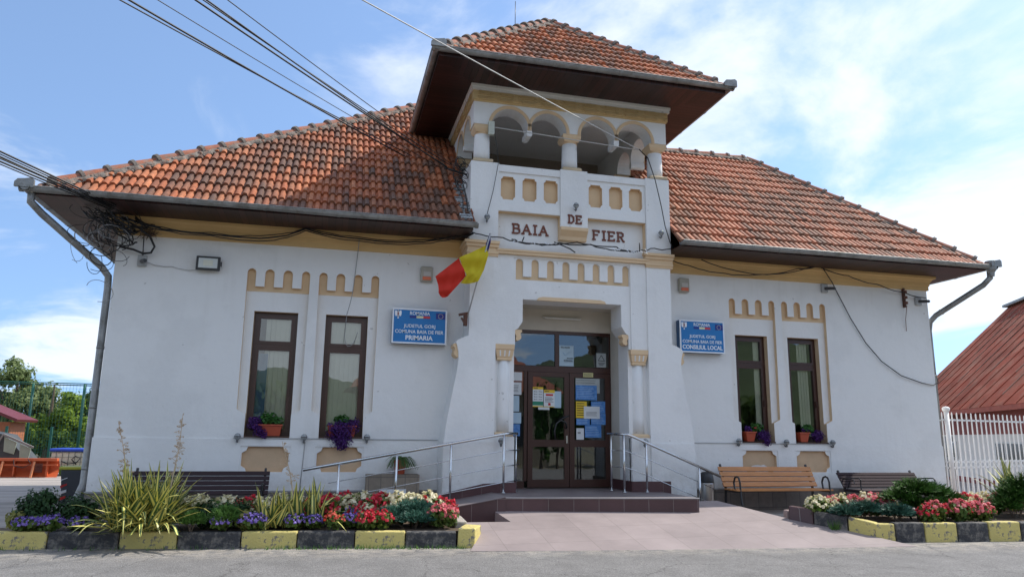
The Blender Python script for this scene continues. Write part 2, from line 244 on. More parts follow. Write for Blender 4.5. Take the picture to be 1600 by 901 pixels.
# ------------------------------------------------------------------ objects
class MB:
    def __init__(s): s.v = []; s.f = []; s.mi = []; s.uv = {}
    def add(s, vs, fs, mi=0):
        b = len(s.v); s.v += [tuple(v) for v in vs]
        for f in fs: s.f.append([b+i for i in f]); s.mi.append(mi)
        return b
    def box(s, x0, y0, z0, x1, y1, z1, mi=0, rot=None, c=None):
        P = [(x, y, z) for z in (z0, z1) for y in (y0, y1) for x in (x0, x1)]
        if rot is not None:
            c = Vector(c) if c else Vector(((x0+x1)/2, (y0+y1)/2, (z0+z1)/2)); P = [rot @ (Vector(p)-c)+c for p in P]
        s.add(P, [(0, 2, 3, 1), (4, 5, 7, 6), (0, 1, 5, 4), (2, 6, 7, 3), (0, 4, 6, 2), (1, 3, 7, 5)], mi)
    def hexa(s, b, t, mi=0):
        n = len(b); s.add(list(b)+list(t), [tuple(reversed(range(n))), tuple(range(n, 2*n))]+[(i, (i+1) % n, n+(i+1) % n, n+i) for i in range(n)], mi)
    def bar(s, a, b, w=.02, h=None, mi=0, up=(0, 0, 1)):
        a, b = Vector(a), Vector(b); h = h or w; d = (b-a).normalized(); u = Vector(up)
        if abs(d.dot(u)) > .97: u = Vector((0, 1, 0))
        x = d.cross(u).normalized()*w/2; y = x.cross(d).normalized()*h/2
        s.hexa([a-x-y, a+x-y, a+x+y, a-x+y], [b-x-y, b+x-y, b+x+y, b-x+y], mi)
    def tube(s, pts, r, n=8, mi=0, cap=True, rs=None):
        pts = [Vector(p) for p in pts]; rings = []
        px = None
        for i, p in enumerate(pts):
            d = (pts[min(i+1, len(pts)-1)]-pts[max(i-1, 0)]).normalized()
            if px is None:
                u = Vector((0, 0, 1)) if abs(d.z) < .9 else Vector((0, 1, 0)); px = d.cross(u).normalized()
            else:
                px = (px-d*px.dot(d)); px = px.normalized() if px.length > 1e-6 else d.orthogonal().normalized()
            py = d.cross(px); rr = rs[i] if rs else r
            rings.append([p+px*rr*math.cos(2*math.pi*k/n)+py*rr*math.sin(2*math.pi*k/n) for k in range(n)])
        vs = [v for g in rings for v in g]; fs = []
        for i in range(len(pts)-1):
            for k in range(n): fs.append((i*n+k, i*n+(k+1) % n, (i+1)*n+(k+1) % n, (i+1)*n+k))
        if cap: fs += [tuple(range(n-1, -1, -1)), tuple(range((len(pts)-1)*n, len(pts)*n))]
        s.add(vs, fs, mi)
    def lathe(s, prof, c=(0, 0, 0), n=20, mi=0, sq=False):
        c = Vector(c); vs = []; fs = []
        for r, z in prof:
            for k in range(n):
                a = 2*math.pi*k/n; q = 1
                if sq: q = 1/max(abs(math.cos(a)), abs(math.sin(a)))
                vs.append(c+Vector((r*q*math.cos(a), r*q*math.sin(a), z)))
        for i in range(len(prof)-1):
            for k in range(n): fs.append((i*n+k, i*n+(k+1) % n, (i+1)*n+(k+1) % n, (i+1)*n+k))
        fs += [tuple(range(n-1, -1, -1)), tuple(range((len(prof)-1)*n, len(prof)*n))]
        s.add(vs, fs, mi)
    def plate(s, outer, holes, y0, y1, mi=0, mside=None, mhole=None, fn=None, back=True, skip_outer=False):
        """outline and holes given as (x, z); front at y0, back at y1"""
        fn = fn or (lambda x, z, y: (x, y, z)); mside = mi if mside is None else mside; mhole = mside if mhole is None else mhole
        loops = [outer]+list(holes); flat = [p for l in loops for p in l]
        tris = tessellate_polygon([[Vector((p[0], p[1], 0)) for p in l] for l in loops])
        s.add([fn(p[0], p[1], y0) for p in flat], tris, mi)
        if back: s.add([fn(p[0], p[1], y1) for p in flat], tris, mi)
        for k, l in enumerate(loops):
            if k == 0 and skip_outer: continue
            n = len(l); s.add([fn(p[0], p[1], y0) for p in l]+[fn(p[0], p[1], y1) for p in l], [(i, (i+1) % n, n+(i+1) % n, n+i) for i in range(n)], mside if k == 0 else mhole)
    def xform(s, M):
        s.v = [tuple(M @ Vector(v)) for v in s.v]; return s
    def mesh(s, name, mats, smooth=False):
        me = bpy.data.meshes.new(name); me.from_pydata(s.v, [], s.f)
        for m in (mats if isinstance(mats, (list, tuple)) else [mats]): me.materials.append(m)
        me.polygons.foreach_set('material_index', s.mi)
        if smooth: me.polygons.foreach_set('use_smooth', [True]*len(me.polygons))
        me.update(); return me
    def obj(s, name, mats, parent=None, smooth=False, bevel=0):
        me = s.mesh(name, mats, smooth)
        o = bpy.data.objects.new(name, me); COL.objects.link(o)
        if smooth == 'auto': me.shade_smooth() if hasattr(me, 'shade_smooth') else None
        if parent is not None:
            o.parent = parent
            if parent.get('worldbuilt'): o.location = -Vector(parent['base'])
        if bevel:
            b = o.modifiers.new('bevel', 'BEVEL'); b.width = bevel; b.segments = 2; b.limit_method = 'ANGLE'
        return o
def thing(name, label, cat, loc=(0, 0, 0), group=None, rz=0, local=False):
    o = bpy.data.objects.new(name, None); COL.objects.link(o); o.location = loc; o.rotation_euler = (0, 0, rz); o.empty_display_size = .1
    o['label'] = label; o['category'] = cat
    if group: o['group'] = group
    if not local: o['worldbuilt'] = True; o['base'] = list(loc)
    return o
def tag(o, label, cat, group=None):
    o['label'] = label; o['category'] = cat
    if group: o['group'] = group
    return o
def struct(o, kind='structure'): o['kind'] = kind; return o
def dup(root, loc, rz=0, label=None, group=None, sc=1):
    r = root.copy(); COL.objects.link(r); r.location = loc; r.rotation_euler = (0, 0, rz); r.scale = (sc, sc, sc)
    if label: r['label'] = label
    if group: r['group'] = group
    for ch in list(root.children):
        c = ch.copy(); COL.objects.link(c); c.parent = r
        for g in ch.children:
            d = g.copy(); COL.objects.link(d); d.parent = c
    return r
def sub(o, parent):      # world-built sub-part under a world-built part (part sits at -base under its root)
    o.parent = parent; o.location = (0, 0, 0); return o
def textmesh(body, size, depth=.003, bold=0.0, spacing=1.0, align='CENTER', width=None):
    cu = bpy.data.curves.new('t', 'FONT'); cu.body = body; cu.size = size; cu.extrude = depth; cu.offset = bold; cu.space_character = spacing; cu.align_x = align; cu.align_y = 'CENTER'; cu.resolution_u = 3
    ob = bpy.data.objects.new('t', cu); COL.objects.link(ob); dg = bpy.context.evaluated_depsgraph_get(); dg.update()
    me = bpy.data.meshes.new_from_object(ob.evaluated_get(dg)); bpy.data.objects.remove(ob)
    vs = [v.co.copy() for v in me.vertices]; fs = [tuple(p.vertices) for p in me.polygons]
    if width:
        x0 = min(v.x for v in vs); x1 = max(v.x for v in vs); k = width/(x1-x0)
        for v in vs: v.x = (v.x-(x0+x1)/2)*k
    return vs, fs
def add_text(mb, body, size, cx, cz, y, mi=0, bold=0.0, width=None, align='CENTER'):
    vs, fs = textmesh(body, size, .002, bold, 1.0, align, width)
    mb.add([(cx+v.x, y-v.z, cz+v.y) for v in vs], fs, mi)
def lerp(a, b, t): return a+(b-a)*t
def catenary(a, b, sag, n=14):
    a, b = Vector(a), Vector(b); return [a.lerp(b, i/n)-Vector((0, 0, sag*4*(i/n)*(1-i/n))) for i in range(n+1)]

# ------------------------------------------------------------------ ground
PA, PB, PC = .0155, .1723, .7105     # sloping forecourt plane z = PA x + PB y + PC
def TZ(x, y): return PA*x+PB*y+PC
m = MB(); m.add([(-300, -300, 0), (300, -300, 0), (300, 300, 0), (-300, 300, 0)], [(0, 1, 2, 3)])
struct(m.obj('ground', DIRT))
m = MB(); rp = [(-60, -20), (60, -20), (60, -3.0), (6.1, -3.4), (3.9, -3.3), (-2.3, -2.6), (-8.2, -1.9), (-60, -1.2)]
m.add([(x, y, .1) for x, y in rp], [tuple(range(8))]); struct(m.obj('road', ASPH))
m = MB(); m.add([(-40, -1.45, .135), (-8.0, -1.45, .135), (-8.0, .3, .15), (-8.0, 17, .15), (-40, 17, .15)], [(0, 1, 2, 3, 4)]); m.add([(-8.0, -1.6, .14), (-2, -1.6, .14), (-2, .3, .14), (-8.0, .3, .14)], [(0, 1, 2, 3)]); struct(m.obj('yard', CONC))
m = MB(); m.add([(8.0, -2.2, .2), (60, -2.2, .2), (60, 12, .2), (8.0, 12, .2)], [(0, 1, 2, 3)]); struct(m.obj('side_path', CONC))
# forecourt sheet with a notch at the access ramp
fc = [(-2.25, -3.08), (-2.35, -3.31), (.76, -3.66), (3.95, -3.9), (3.62, -3.4), (3.05, -2.6), (2.2, -2.0), (3.0, -1.2), (5.4, -.2), (5.4, .0), (1.55, -.3), (-1.47, -.9), (-1.52, -2.11), (-2.25, -2.06)]
m = MB()
pv = [(-2.25, -2.06), (-1.52, -2.11), (-1.69, -1.3), (1.9, -1.3), (2.3, -1.3), (2.95, -2.5), (3.12, -2.75), (3.44, -3.1), (3.66, -3.42), (3.95, -3.88), (.76, -3.65), (-2.35, -3.3), (-2.25, -3.05)]
m.plate(pv, [], 0, -.3, fn=lambda x, z, y: (x, z, TZ(x, z)+y)); struct(m.obj('forecourt_pavement', [PAVE]))
m = MB(); m.add([(-2.3, -2.2, .12), (-1.4, -2.2, .12), (-1.4, -1.2, .12), (-2.3, -1.2, .12)], [(0, 1, 2, 3)]); struct(m.obj('notch_floor_pavement', RISER))
m = MB()   # level strip in front of the right benches
m.add([(2.25, -1.6, .235), (8.6, -2.5, .22), (8.6, 0.0, .235), (2.25, 0.0, .25)], [(0, 1, 2, 3)]); struct(m.obj('bench_path', CONC))

# ------------------------------------------------------------------ town hall
HALL = thing('town_hall', 'white town hall with red clay roofs and a central loggia tower', 'building', (0, 0, 0))
SPLIT = {'lower_wall_course': lambda c: c.x > 0, 'plinth': lambda c: c.x > 0, 'plinth_ledge': lambda c: c.x > 0, 'wall': lambda c: c.x > 1.75, 'room_lining': lambda c: c.x > 0, 'conduit': lambda c: c.x > 0, 'cornice': lambda c: c.x > 0, 'pier': lambda c: c.x > 0,
         'comb_ornament': lambda c: round(c.x/1.3), 'wall_plaque': lambda c: round(c.x/1.3), 'console': lambda c: (c.x > 0, abs(c.x) > 1.5), 'pedestal': lambda c: c.x > 0, 'parapet_panel': lambda c: round((c.x-.43)/.42+.1), 'string_course': lambda c: (c.x > 1.5)-(c.x < -1.47),
         'archivolt': lambda c: ((0, sum(c.x > t for t in (-.86, 0, .88))) if abs(c.x) < 1.9 else (c.x > 0, c.y > .49)), 'soffit': lambda c: (c.z > 6, c.x > 1.8 and c.z < 6), 'skirting': lambda c: c.x > 0, 'roof_boarding': lambda c: c.x > 1.9, 'loggia_ceiling': lambda c: c.z > 7, 'arcade': lambda c: ((c.x > 0)-(c.x < 0) if c.y > -.24 and abs(c.x) > 1.6 else 0)}
def H(mb, name, mats, **k):
    kf = SPLIT.get(name)
    if not kf: return mb.obj(name, mats, HALL, **k)
    gr = {}
    for f, mi in zip(mb.f, mb.mi):
        c = sum((Vector(mb.v[i]) for i in f), Vector())/len(f); gr.setdefault(kf(c), []).append((f, mi))
    o = None
    for fs in gr.values():
        n = MB(); mp_ = {}
        for f, mi in fs:
            for i in f:
                if i not in mp_: mp_[i] = len(n.v); n.v.append(mb.v[i])
            n.f.append([mp_[i] for i in f]); n.mi.append(mi)
        o = n.obj(name, mats, HALL, **k)
    return o
WC = (-5.181, -3.988, 3.988, 5.181)
ZT, ZB, ZC = 3.605, 1.505, 3.944
def arc(cx, cz, r, a0, a1, n=8): return [(cx+r*math.cos(R(a0+(a1-a0)*i/n)), cz+r*math.sin(R(a0+(a1-a0)*i/n))) for i in range(n+1)]
def comb_top(c, spans, zb, zt):
    """outline of a comb from right to left: round-topped tines joined by teeth"""
    p = []
    for i, (a, b) in enumerate(reversed(spans)):
        r = (b-a)/2; p += [(c+b, zt-r)]+arc(c+(a+b)/2, zt-r, r, 8, 172, 7)+[(c+a, zt-r)]
        if i < len(spans)-1: p += [(c+a, zb), (c+spans[len(spans)-2-i][1], zb)]
    return p
SP4 = [(-.515, -.375), (-.225, -.072), (.075, .232), (.385, .522)]
def recess_poly(c):
    return [(c-.363, ZB), (c-.363, 1.87), (c-.505, 1.94), (c-.515, ZC)][::-1][:0]+[(c+.363, ZB), (c+.363, 1.87), (c+.505, 1.94), (c+.522, ZC)]+comb_top(c, SP4, 4.02, 4.33)+[(c-.515, ZC), (c-.505, 1.94), (c-.363, 1.87), (c-.363, ZB)]
def comb_poly(c): return [(c+.522, ZC)]+comb_top(c, SP4, 4.02, 4.33)+[(c-.515, ZC)]
def oct_poly(c, hw, z0, z1, nx, nz):
    return [(c-hw+nx, z0), (c+hw-nx, z0), (c+hw-nx*.75, z0+nz*.6), (c+hw, z0+nz), (c+hw, z1-nz), (c+hw-nx*.75, z1-nz*.6), (c+hw-nx, z1), (c-hw+nx, z1), (c-hw+nx*.75, z1-nz*.6), (c-hw, z1-nz), (c-hw, z0+nz), (c-hw+nx*.75, z0+nz*.6)]
m = MB()
for side, (x0, x1) in enumerate(((-7.775, -1.9), (1.9, 8.289))):
    cs = WC[:2] if side == 0 else WC[2:]
    hol = [recess_poly(c) for c in cs]+[oct_poly(c, .37, .93, 1.335, .09, .1) for c in cs]
    m.plate([(x0, 0), (x1, 0), (x1, 5.06), (x0, 5.06)], hol, 0, .08, 0, 0, 1)
    m.plate([(x0, 0), (x1, 0), (x1, 5.06), (x0, 5.06)], [[(c-.363, ZB), (c+.363, ZB), (c+.363, ZT), (c-.363, ZT)] for c in cs], .081, .3, 0, 0, 1)
# ends and backs
m.box(-7.775, .3, 0, -7.475, 9.0, 5.06); m.box(7.989, .3, 0, 8.289, 6.0, 5.06); m.box(-7.475, 8.7, 0, 1.9, 9.0, 5.06); m.box(1.9, 5.7, 0, 7.989, 6.0, 5.06); m.box(1.6, 6.0, 0, 1.9, 8.7, 5.06)
H(m, 'wall', [WHITE, TAN])
m = MB()       # proud lower course under the string line
for x0, x1 in ((-7.79, -5.181-.4), (-5.181+.4, -3.988-.4), (-3.988+.4, -2.31), (2.31, 3.988-.4), (3.988+.4, 5.181-.4), (5.181+.4, 8.304)): m.box(x0, -.014, .2, x1, -.001, 1.46)
for c in WC: m.box(c-.4, -.014, 1.345, c+.4, -.001, 1.46)
for c in WC: m.box(c-.4, -.014, .2, c+.4, -.001, .925)
H(m, 'lower_wall_course', WHITE2)
m = MB()
for c in WC: m.plate(comb_poly(c), [], .074, .08)
H(m, 'comb_ornament', TAN)
m = MB()
for c in WC: m.plate(oct_poly(c, .37, .93, 1.335, .09, .1), [], .05, .08)
H(m, 'wall_plaque', mat('plaque_tan', (.58, .41, .26), .85, .1, 3, .2, 60))
m = MB()       # flaking paint on the plaque behind the orange bench
rr = random.Random(3)
pts = [(4.1+.2*math.cos(a)*(1+.35*rr.random())-.1, .99+.055*math.sin(a)*(1+.8*rr.random())) for a in [2*math.pi*i/18 for i in range(18)]]
m.plate(pts, [], .046, .05); H(m, 'bare_plaster_patch', mat('bare_plaster', (.7, .68, .66), .95, .1))
m = MB()
m.box(-7.80, -.03, 0, -2.3, .0, .61); m.box(2.31, -.03, 0, 8.31, .0, .61); m.box(8.289, 0, 0, 8.32, 5, .61)
H(m, 'plinth', PLINTH)
m = MB(); m.box(-7.805, -.04, .61, -2.3, .0, .635); m.box(2.31, -.04, .61, 8.32, .0, .635); H(m, 'plinth_ledge', mat('ledge_grey', (.3, .3, .3), .9))
# thin cable-like string line at sill height
m = MB(); 
for x0, x1 in ((-5.7, -2.33), (2.33, 5.6)): m.tube([(x0, -.022, 1.475), (x1, -.022, 1.475)], .009, 6)
H(m, 'conduit', mat('pale_conduit', (.45, .46, .46), .5))
# cornice of the wings
def cornice(mb, x0, x1, endL, endR):
    prof = [(.0, 4.765), (-.035, 4.765), (-.035, 4.85), (-.05, 4.862), (-.06, 4.93), (-.10, 4.99), (-.15, 5.015), (-.15, 5.062), (.0, 5.062)]
    for i in range(len(prof)-1):
        (ya, za), (yb, zb) = prof[i], prof[i+1]
        mb.add([(x0+(ya if endL else 0), ya, za), (x1-(ya if endR else 0), ya, za), (x1-(yb if endR else 0), yb, zb), (x0+(yb if endL else 0), yb, zb)], [(0, 1, 2, 3)])
        if endL: mb.add([(x0+ya, ya, za), (x0+yb, yb, zb), (x0+yb, 9, zb), (x0+ya, 9, za)], [(0, 1, 2, 3)])
        if endR: mb.add([(x1-ya, ya, za), (x1-yb, yb, zb), (x1-yb, 6, zb), (x1-ya, 6, za)], [(0, 1, 2, 3)])
m = MB(); cornice(m, -7.775, -1.955, True, False); cornice(m, 1.955, 8.289, False, True); H(m, 'cornice', OCHRE)
# windows
for k, c in enumerate(WC):
    m = MB(); y = .2; fw = .055
    a, b = c-.36, c+.36
    m.box(a, y, ZB+.003, a+fw, y+.07, ZT-.003); m.box(b-fw, y, ZB+.003, b, y+.07, ZT-.003)
    m.box(a+fw, y, ZB+.003, b-fw, y+.07, ZB+.06); m.box(a+fw, y, ZT-.055, b-fw, y+.07, ZT-.003)
    m.box(a+fw, y-.008, 3.0, b-fw, y+.07, 3.06)
    for z0, z1 in ((ZB+.06, 3.0), (3.06, ZT-.055)):     # sashes
        m.box(a+fw, y-.018, z0, a+fw+.05, y+.05, z1); m.box(b-fw-.05, y-.018, z0, b-fw, y+.05, z1)
        m.box(a+fw+.05, y-.018, z0, b-fw-.05, y+.05, z0+.05); m.box(a+fw+.05, y-.018, z1-.05, b-fw-.05, y+.05, z1)
    m.box(b-fw-.03, y-.05, 2.2, b-fw-.015, y-.018, 2.32)
    m.box(a-.0, -.03, ZB-.022, b, y, ZB+.002)
    wdo = H(m, 'window', BROWNF)
    g = MB()
    for z0, z1 in ((ZB+.105, 2.955), (3.105, ZT-.1)): g.box(a+fw+.045, y+.012, z0, b-fw-.045, y+.02, z1)
    sub(g.obj('pane', GLASS), wdo)
    g = MB(); rr = random.Random(k)
    if k < 2:
        x = a+.0
        while x < b+.05:
            if not (k == 0 and x < c-.12):
                t = R(rr.uniform(10, 28)); g.bar((x, y+.065, ZB), (x, y+.065, ZT), .085, .004, up=(math.sin(t), math.cos(t), 0))
            x += .08
        if k == 0:
            for i in range(5): g.bar((a+.02+i*.055, y+.055+.012*(i % 2), ZB), (a+.02+i*.055, y+.055+.012*(i % 2), 2.9), .06, .01, 1)
    else:
        n = 7; x0, x1 = (c-.02, c+.2) if k == 3 else (c+.16, c+.32)
        for i in range(n): g.bar((lerp(x0, x1, i/n), y+.065+.02*(i % 2), ZB), (lerp(x0, x1, i/n), y+.065+.02*(i % 2), ZT), .045, .008)
    sub(g.obj('blind', [BLIND, BLUEC]), wdo)
# rooms behind the windows
m = MB()
for x0, x1 in ((-7.4, -2.0), (2.0, 7.9)):
    m.add([(x0, .31, 0.5), (x1, .31, .5), (x1, 4, .5), (x0, 4, .5), (x0, .31, 4.6), (x1, .31, 4.6), (x1, 4, 4.6), (x0, 4, 4.6)], [(0, 1, 2, 3), (4, 7, 6, 5), (3, 2, 6, 7), (0, 3, 7, 4), (1, 5, 6, 2)])
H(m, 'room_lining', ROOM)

# ---- tower ----------------------------------------------------------------
FY = -.57
E_ = [(-1.93, 4.74), (-1.925, 3.26), (-2.00, 3.235), (-2.12, 3.175), (-2.145, 3.13), (-2.125, 3.09), (-2.10, 2.98), (-2.09, 2.85), (-2.12, 2.6), (-2.16, 2.40), (-2.235, 1.98), (-2.285, 1.68), (-2.305, 1.47), (-2.305, .15)]
m = MB()
left = [(x, z) for x, z in E_]; right = [(-x, z) for x, z in reversed(E_)]
open_ = [(1.08, .5), (1.08, 3.40), (1.03, 3.43), (.97, 3.52), (.945, 3.56), (.945, 3.965), (-.945, 3.965), (-.945, 3.56), (-.97, 3.52), (-1.03, 3.43), (-1.08, 3.40), (-1.08, .5)]
SP8 = []
for i in range(8):
    x0 = -1.08+i*(2.20-.14)/7; SP8.append((x0, x0+.14))
comb8 = [(1.12, 4.32)]+comb_top(0, SP8, 4.385, 4.71)+[(-1.08, 4.32)]
niche = [(1.08, 1.6), (1.435, 1.6), (1.435, 3.135), (1.08, 3.135)]
body = left+[(-1.08, .15), (-1.08, 1.55), (-1.445, 1.55), (-1.445, 3.14), (-1.08, 3.14)]+[(x, z) for x, z in reversed(open_) if z > 3.2]+[(1.08, 3.14), (1.445, 3.14), (1.445, 1.55), (1.08, 1.55), (1.08, .15)]+right
m.plate(body, [comb8], -.51, -.45)
m.plate(left+[(-1.08, .15)]+[(x, z) for x, z in reversed(open_) if z > 3.2]+[(1.08, .15)]+right, [], -.4499, .0)
H(m, 'tower_wall', [WHITE])
m = MB()      # niche infill behind the columns + tan comb
m.plate(comb8, [], -.4585, -.45); H(m, 'comb_ornament', TAN)
m = MB()      # piers and strips standing proud
m.plate(left+[(-1.445, .15), (-1.445, 4.74)], [], FY, -.511); m.plate(right+[(1.93, 4.74), (1.445, 4.74), (1.445, .15)][1:], [], FY, -.511)
for s in (-1, 1):
    a, b = sorted((s*1.125, s*1.444)); m.box(a, -.54, 3.14, b, -.511, 4.76); a, b = sorted((s*1.085, s*1.444)); m.box(a, -.555, .15, b, -.511, 1.55)
for s in (-1, 1): # lower proud course
    a, b = sorted((s*1.448, s*2.312)); m.box(a, FY-.014, .3, b, FY-.001, 1.46)
m.box(-2.319, -.57, .3, -2.306, -.02, 1.46); m.box(2.306, -.57, .3, 2.319, -.02, 1.46)
H(m, 'pier', [WHITE])
m = MB()      # porch niche: sides, soffit, back wall
m.box(-1.30, .0, .4, -1.081, .42, 3.98); m.box(1.081, .0, .4, 1.30, .42, 3.98); m.box(-1.08, .02, 3.966, 1.08, .42, 4.1)
m.box(-1.08, .4, 3.555, 1.08, .5, 3.966); m.box(-1.3, -.2, 3.97, 1.3, .0, 4.1)
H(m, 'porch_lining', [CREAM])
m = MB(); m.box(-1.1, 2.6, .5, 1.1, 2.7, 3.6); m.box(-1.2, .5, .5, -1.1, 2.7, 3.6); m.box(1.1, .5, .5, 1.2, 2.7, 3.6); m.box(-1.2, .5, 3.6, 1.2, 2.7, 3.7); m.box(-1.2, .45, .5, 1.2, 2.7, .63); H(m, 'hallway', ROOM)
m = MB()
m.plate([(-.69, 3.955), (.63, 3.955), (.60, 4.0), (.52, 4.02), (-.58, 4.02), (-.66, 4.0)], [], -.56, -.511); H(m, 'lintel_moulding', TAN)
def scroll(s, cx, cz, sc=1.0):       # little tan console with two lobes
    mm = MB(); pr = [(-.07, .09), (.07, .09), (.075, .05), (.05, .035), (.045, .0), (.06, -.02), (.06, -.055), (.03, -.085), (-.01, -.10), (-.04, -.085), (-.045, -.05), (-.03, -.03), (-.045, .0), (-.07, .03)]
    pr = [(cx+s*x*sc, cz+z*sc*1.1) for x, z in pr]; return mm, pr
m = MB()
for s in (-1, 1):
    mm, pr = scroll(s, s*2.10, 3.0, 1.15); m.plate(pr, [], FY+.03, -.25)
    mm, pr = scroll(-s, s*1.02, 3.32, .95); m.plate(pr, [], -.50, -.32)
H(m, 'console', TAN)
# entrance columns
for s in (-1, 1):
    c = (s*1.27, -.39, 0)
    m = MB(); m.lathe([(.125, 1.62), (.130, 1.9), (.128, 2.4), (.12, 2.88)], c, 24); col = H(m, 'column', WHITE, smooth=True)
    m = MB(); m.lathe([(.13, 2.86), (.135, 2.88), (.128, 2.9), (.14, 2.92), (.165, 3.04)], c, 8, sq=True); m.lathe([(.155, 3.04), (.17, 3.05), (.175, 3.13), (.165, 3.139)], c, 8, sq=True)
    sub(m.obj('capital', TAN), col)
    m = MB()
    for i in (-1, 0, 1): m.bar((s*1.27+i*.075, -.39-.14, 2.93), (s*1.27+i*.085, -.39-.165, 3.03), .022, .012)
    sub(m.obj('flute', WHITE), col)
    m = MB(); m.lathe([(.165, 1.552), (.165, 1.6), (.14, 1.62)], c, 8, sq=True); sub(m.obj('base', TAN), col)
m = MB()
for s in (-1, 1):
    a, b = sorted((s*1.08, s*1.444)); m.box(a, -.5, .3, b, -.45, 1.55); 
H(m, 'pedestal', WHITE)
# brown skirting round the pier feet
m = MB()
for x0, x1, z0a, z0b, ha, hb in ((-2.32, -1.62, .46, .60, .15, .17), (-1.62, -1.07, .60, .62, .17, .17)): m.hexa([(x0, -.605, z0a-.2), (x1, -.605, z0b-.2), (x1, -.56, z0b-.2), (x0, -.56, z0a-.2)], [(x0, -.605, z0a+ha), (x1, -.605, z0b+hb), (x1, -.56, z0b+hb), (x0, -.56, z0a+ha)])
m.box(1.07, -.605, .5, 1.80, -.587, .80); m.box(1.055, -.60, .5, 1.078, .38, .80); m.box(-1.078, -.60, .5, -1.055, .38, .79)
H(m, 'skirting', SKIRT)

# middle stage: lettered panel
m = MB()
panel = [(-1.43, 4.82), (1.46, 4.82), (1.46, 5.57), (.28, 5.57), (.28, 5.36), (-.25, 5.36), (-.25, 5.57), (-1.43, 5.57)]
ov = [oct_poly(c, .135, 5.80, 6.24, .04, .055) for c in (-1.25, -.84, -.43, .455, .865, 1.27)]
m.plate([(-1.95, 4.72), (1.95, 4.72), (1.95, 6.32), (-1.95, 6.32)], [panel]+ov, -.53, -.39, 0, 0, 1)
m.box(-1.95, -.389, 4.72, 1.95, -.2, 6.44)
m.box(-1.95, -.56, 6.32, 1.95, -.391, 6.45)
m.box(-1.955, FY-.005, 4.97, -1.434, -.531, 6.47); m.box(1.464, FY-.005, 4.97, 1.955, -.531, 6.47); m.box(-.25, FY-.005, 5.36, .28, -.531, 6.475)
m.box(-1.43, -.55, 5.575, -.251, -.531, 5.745); m.box(.281, -.55, 5.575, 1.46, -.531, 5.745)
m.box(-1.955, -.53, 4.72, -1.93, .0, 6.47); m.box(1.93, -.53, 4.72, 1.955, .0, 6.47)
for s in (-1, 1):                       # tower side walls up to the parapet
    a, b = sorted((s*1.70, s*1.95)); m.box(a, -.2, 4.72, b, 2.9, 6.46)
m.box(-1.95, 2.7, 4.7, 1.95, 2.9, 6.46)
H(m, 'tower_parapet', [WHITE, TAN])
m = MB()
for p in ov: m.plate(p, [], -.44, -.391)
H(m, 'parapet_panel', TAN)
m = MB()
m.box(-1.45, FY-.03, 4.765, 1.47, -.512, 4.815); m.box(-1.45, FY-.045, 4.815, 1.47, -.512, 4.85)
for x0, x1 in ((-1.97, -1.435), (1.455, 1.97)):
    for z0, z1, d in ((4.70, 4.74, .02), (4.74, 4.78, .035), (4.78, 4.86, .02), (4.86, 4.92, .045), (4.92, 4.97, .075)): m.box(x0-d, FY-d, z0, x1+d*.3, -.512 if z1 < 4.73 else -.531, z1); 
    for z0, z1, d in ((4.70, 4.74, .02), (4.74, 4.78, .035), (4.78, 4.86, .02), (4.86, 4.92, .045), (4.92, 4.97, .075)):
        if x0 < 0: m.box(x0-d, -.53, z0, -1.93, -.01, z1)
        else: m.box(1.93, -.53, z0, x1+d, -.01, z1)
H(m, 'string_course', TAN)
m = MB()                                # bracket under the middle word
m.plate([(-.53+.0, 5.358), (FY-.03, 5.358), (FY-.03, 5.30), (FY+.0, 5.27), (FY+.06, 5.2), (FY+.075, 5.13), (-.391, 5.13), (-.391, 5.358)], [], -.25, .28, fn=lambda a, z, y: (y, a, z)); H(m, 'bracket', TAN)
# letters
def strokes(ch):
    S = {'A': [[(0, 0), (.5, 1), (1, 0)], [(.22, .36), (.78, .36)]], 'B': [[(.12, 0), (.12, 1)], [(.12, 1), (.6, 1), (.82, .9), (.82, .64), (.6, .53), (.12, .53)], [(.6, .53), (.92, .42), (.92, .12), (.65, 0), (.12, 0)]],
         'I': [[(.5, 0), (.5, 1)], [(.2, 1), (.8, 1)], [(.2, 0), (.8, 0)]], 'D': [[(.12, 0), (.12, 1)], [(.12, 1), (.55, 1), (.9, .75), (.9, .25), (.55, 0), (.12, 0)]],
         'E': [[(.12, 0), (.12, 1)], [(.12, 1), (.9, 1), (.9, .85)], [(.12, .53), (.68, .53)], [(.12, 0), (.9, 0), (.9, .17)]], 'F': [[(.12, 0), (.12, 1)], [(.12, 1), (.9, 1), (.9, .83)], [(.12, .53), (.68, .53)], [(-.04, 0), (.34, 0)]],
         'R': [[(.12, 0), (.12, 1)], [(.12, 1), (.62, 1), (.86, .87), (.86, .63), (.62, .5), (.12, .5)], [(.5, .5), (.92, 0), (1.05, 0)], [(-.04, 0), (.3, 0)]]}
    s = S[ch]
    if ch in 'BDR': s = s+[[(-.04, 1), (.12, 1)]]
    if ch in 'BD': s = s+[[(-.04, 0), (.12, 0)]]
    if ch in 'EF': s = s+[[(-.04, 1), (.12, 1)]]
    if ch == 'E': s = s+[[(-.04, 0), (.12, 0)]]
    if ch == 'A': s = s+[[(-.14, 0), (.16, 0)], [(.84, 0), (1.14, 0)]]
    return s
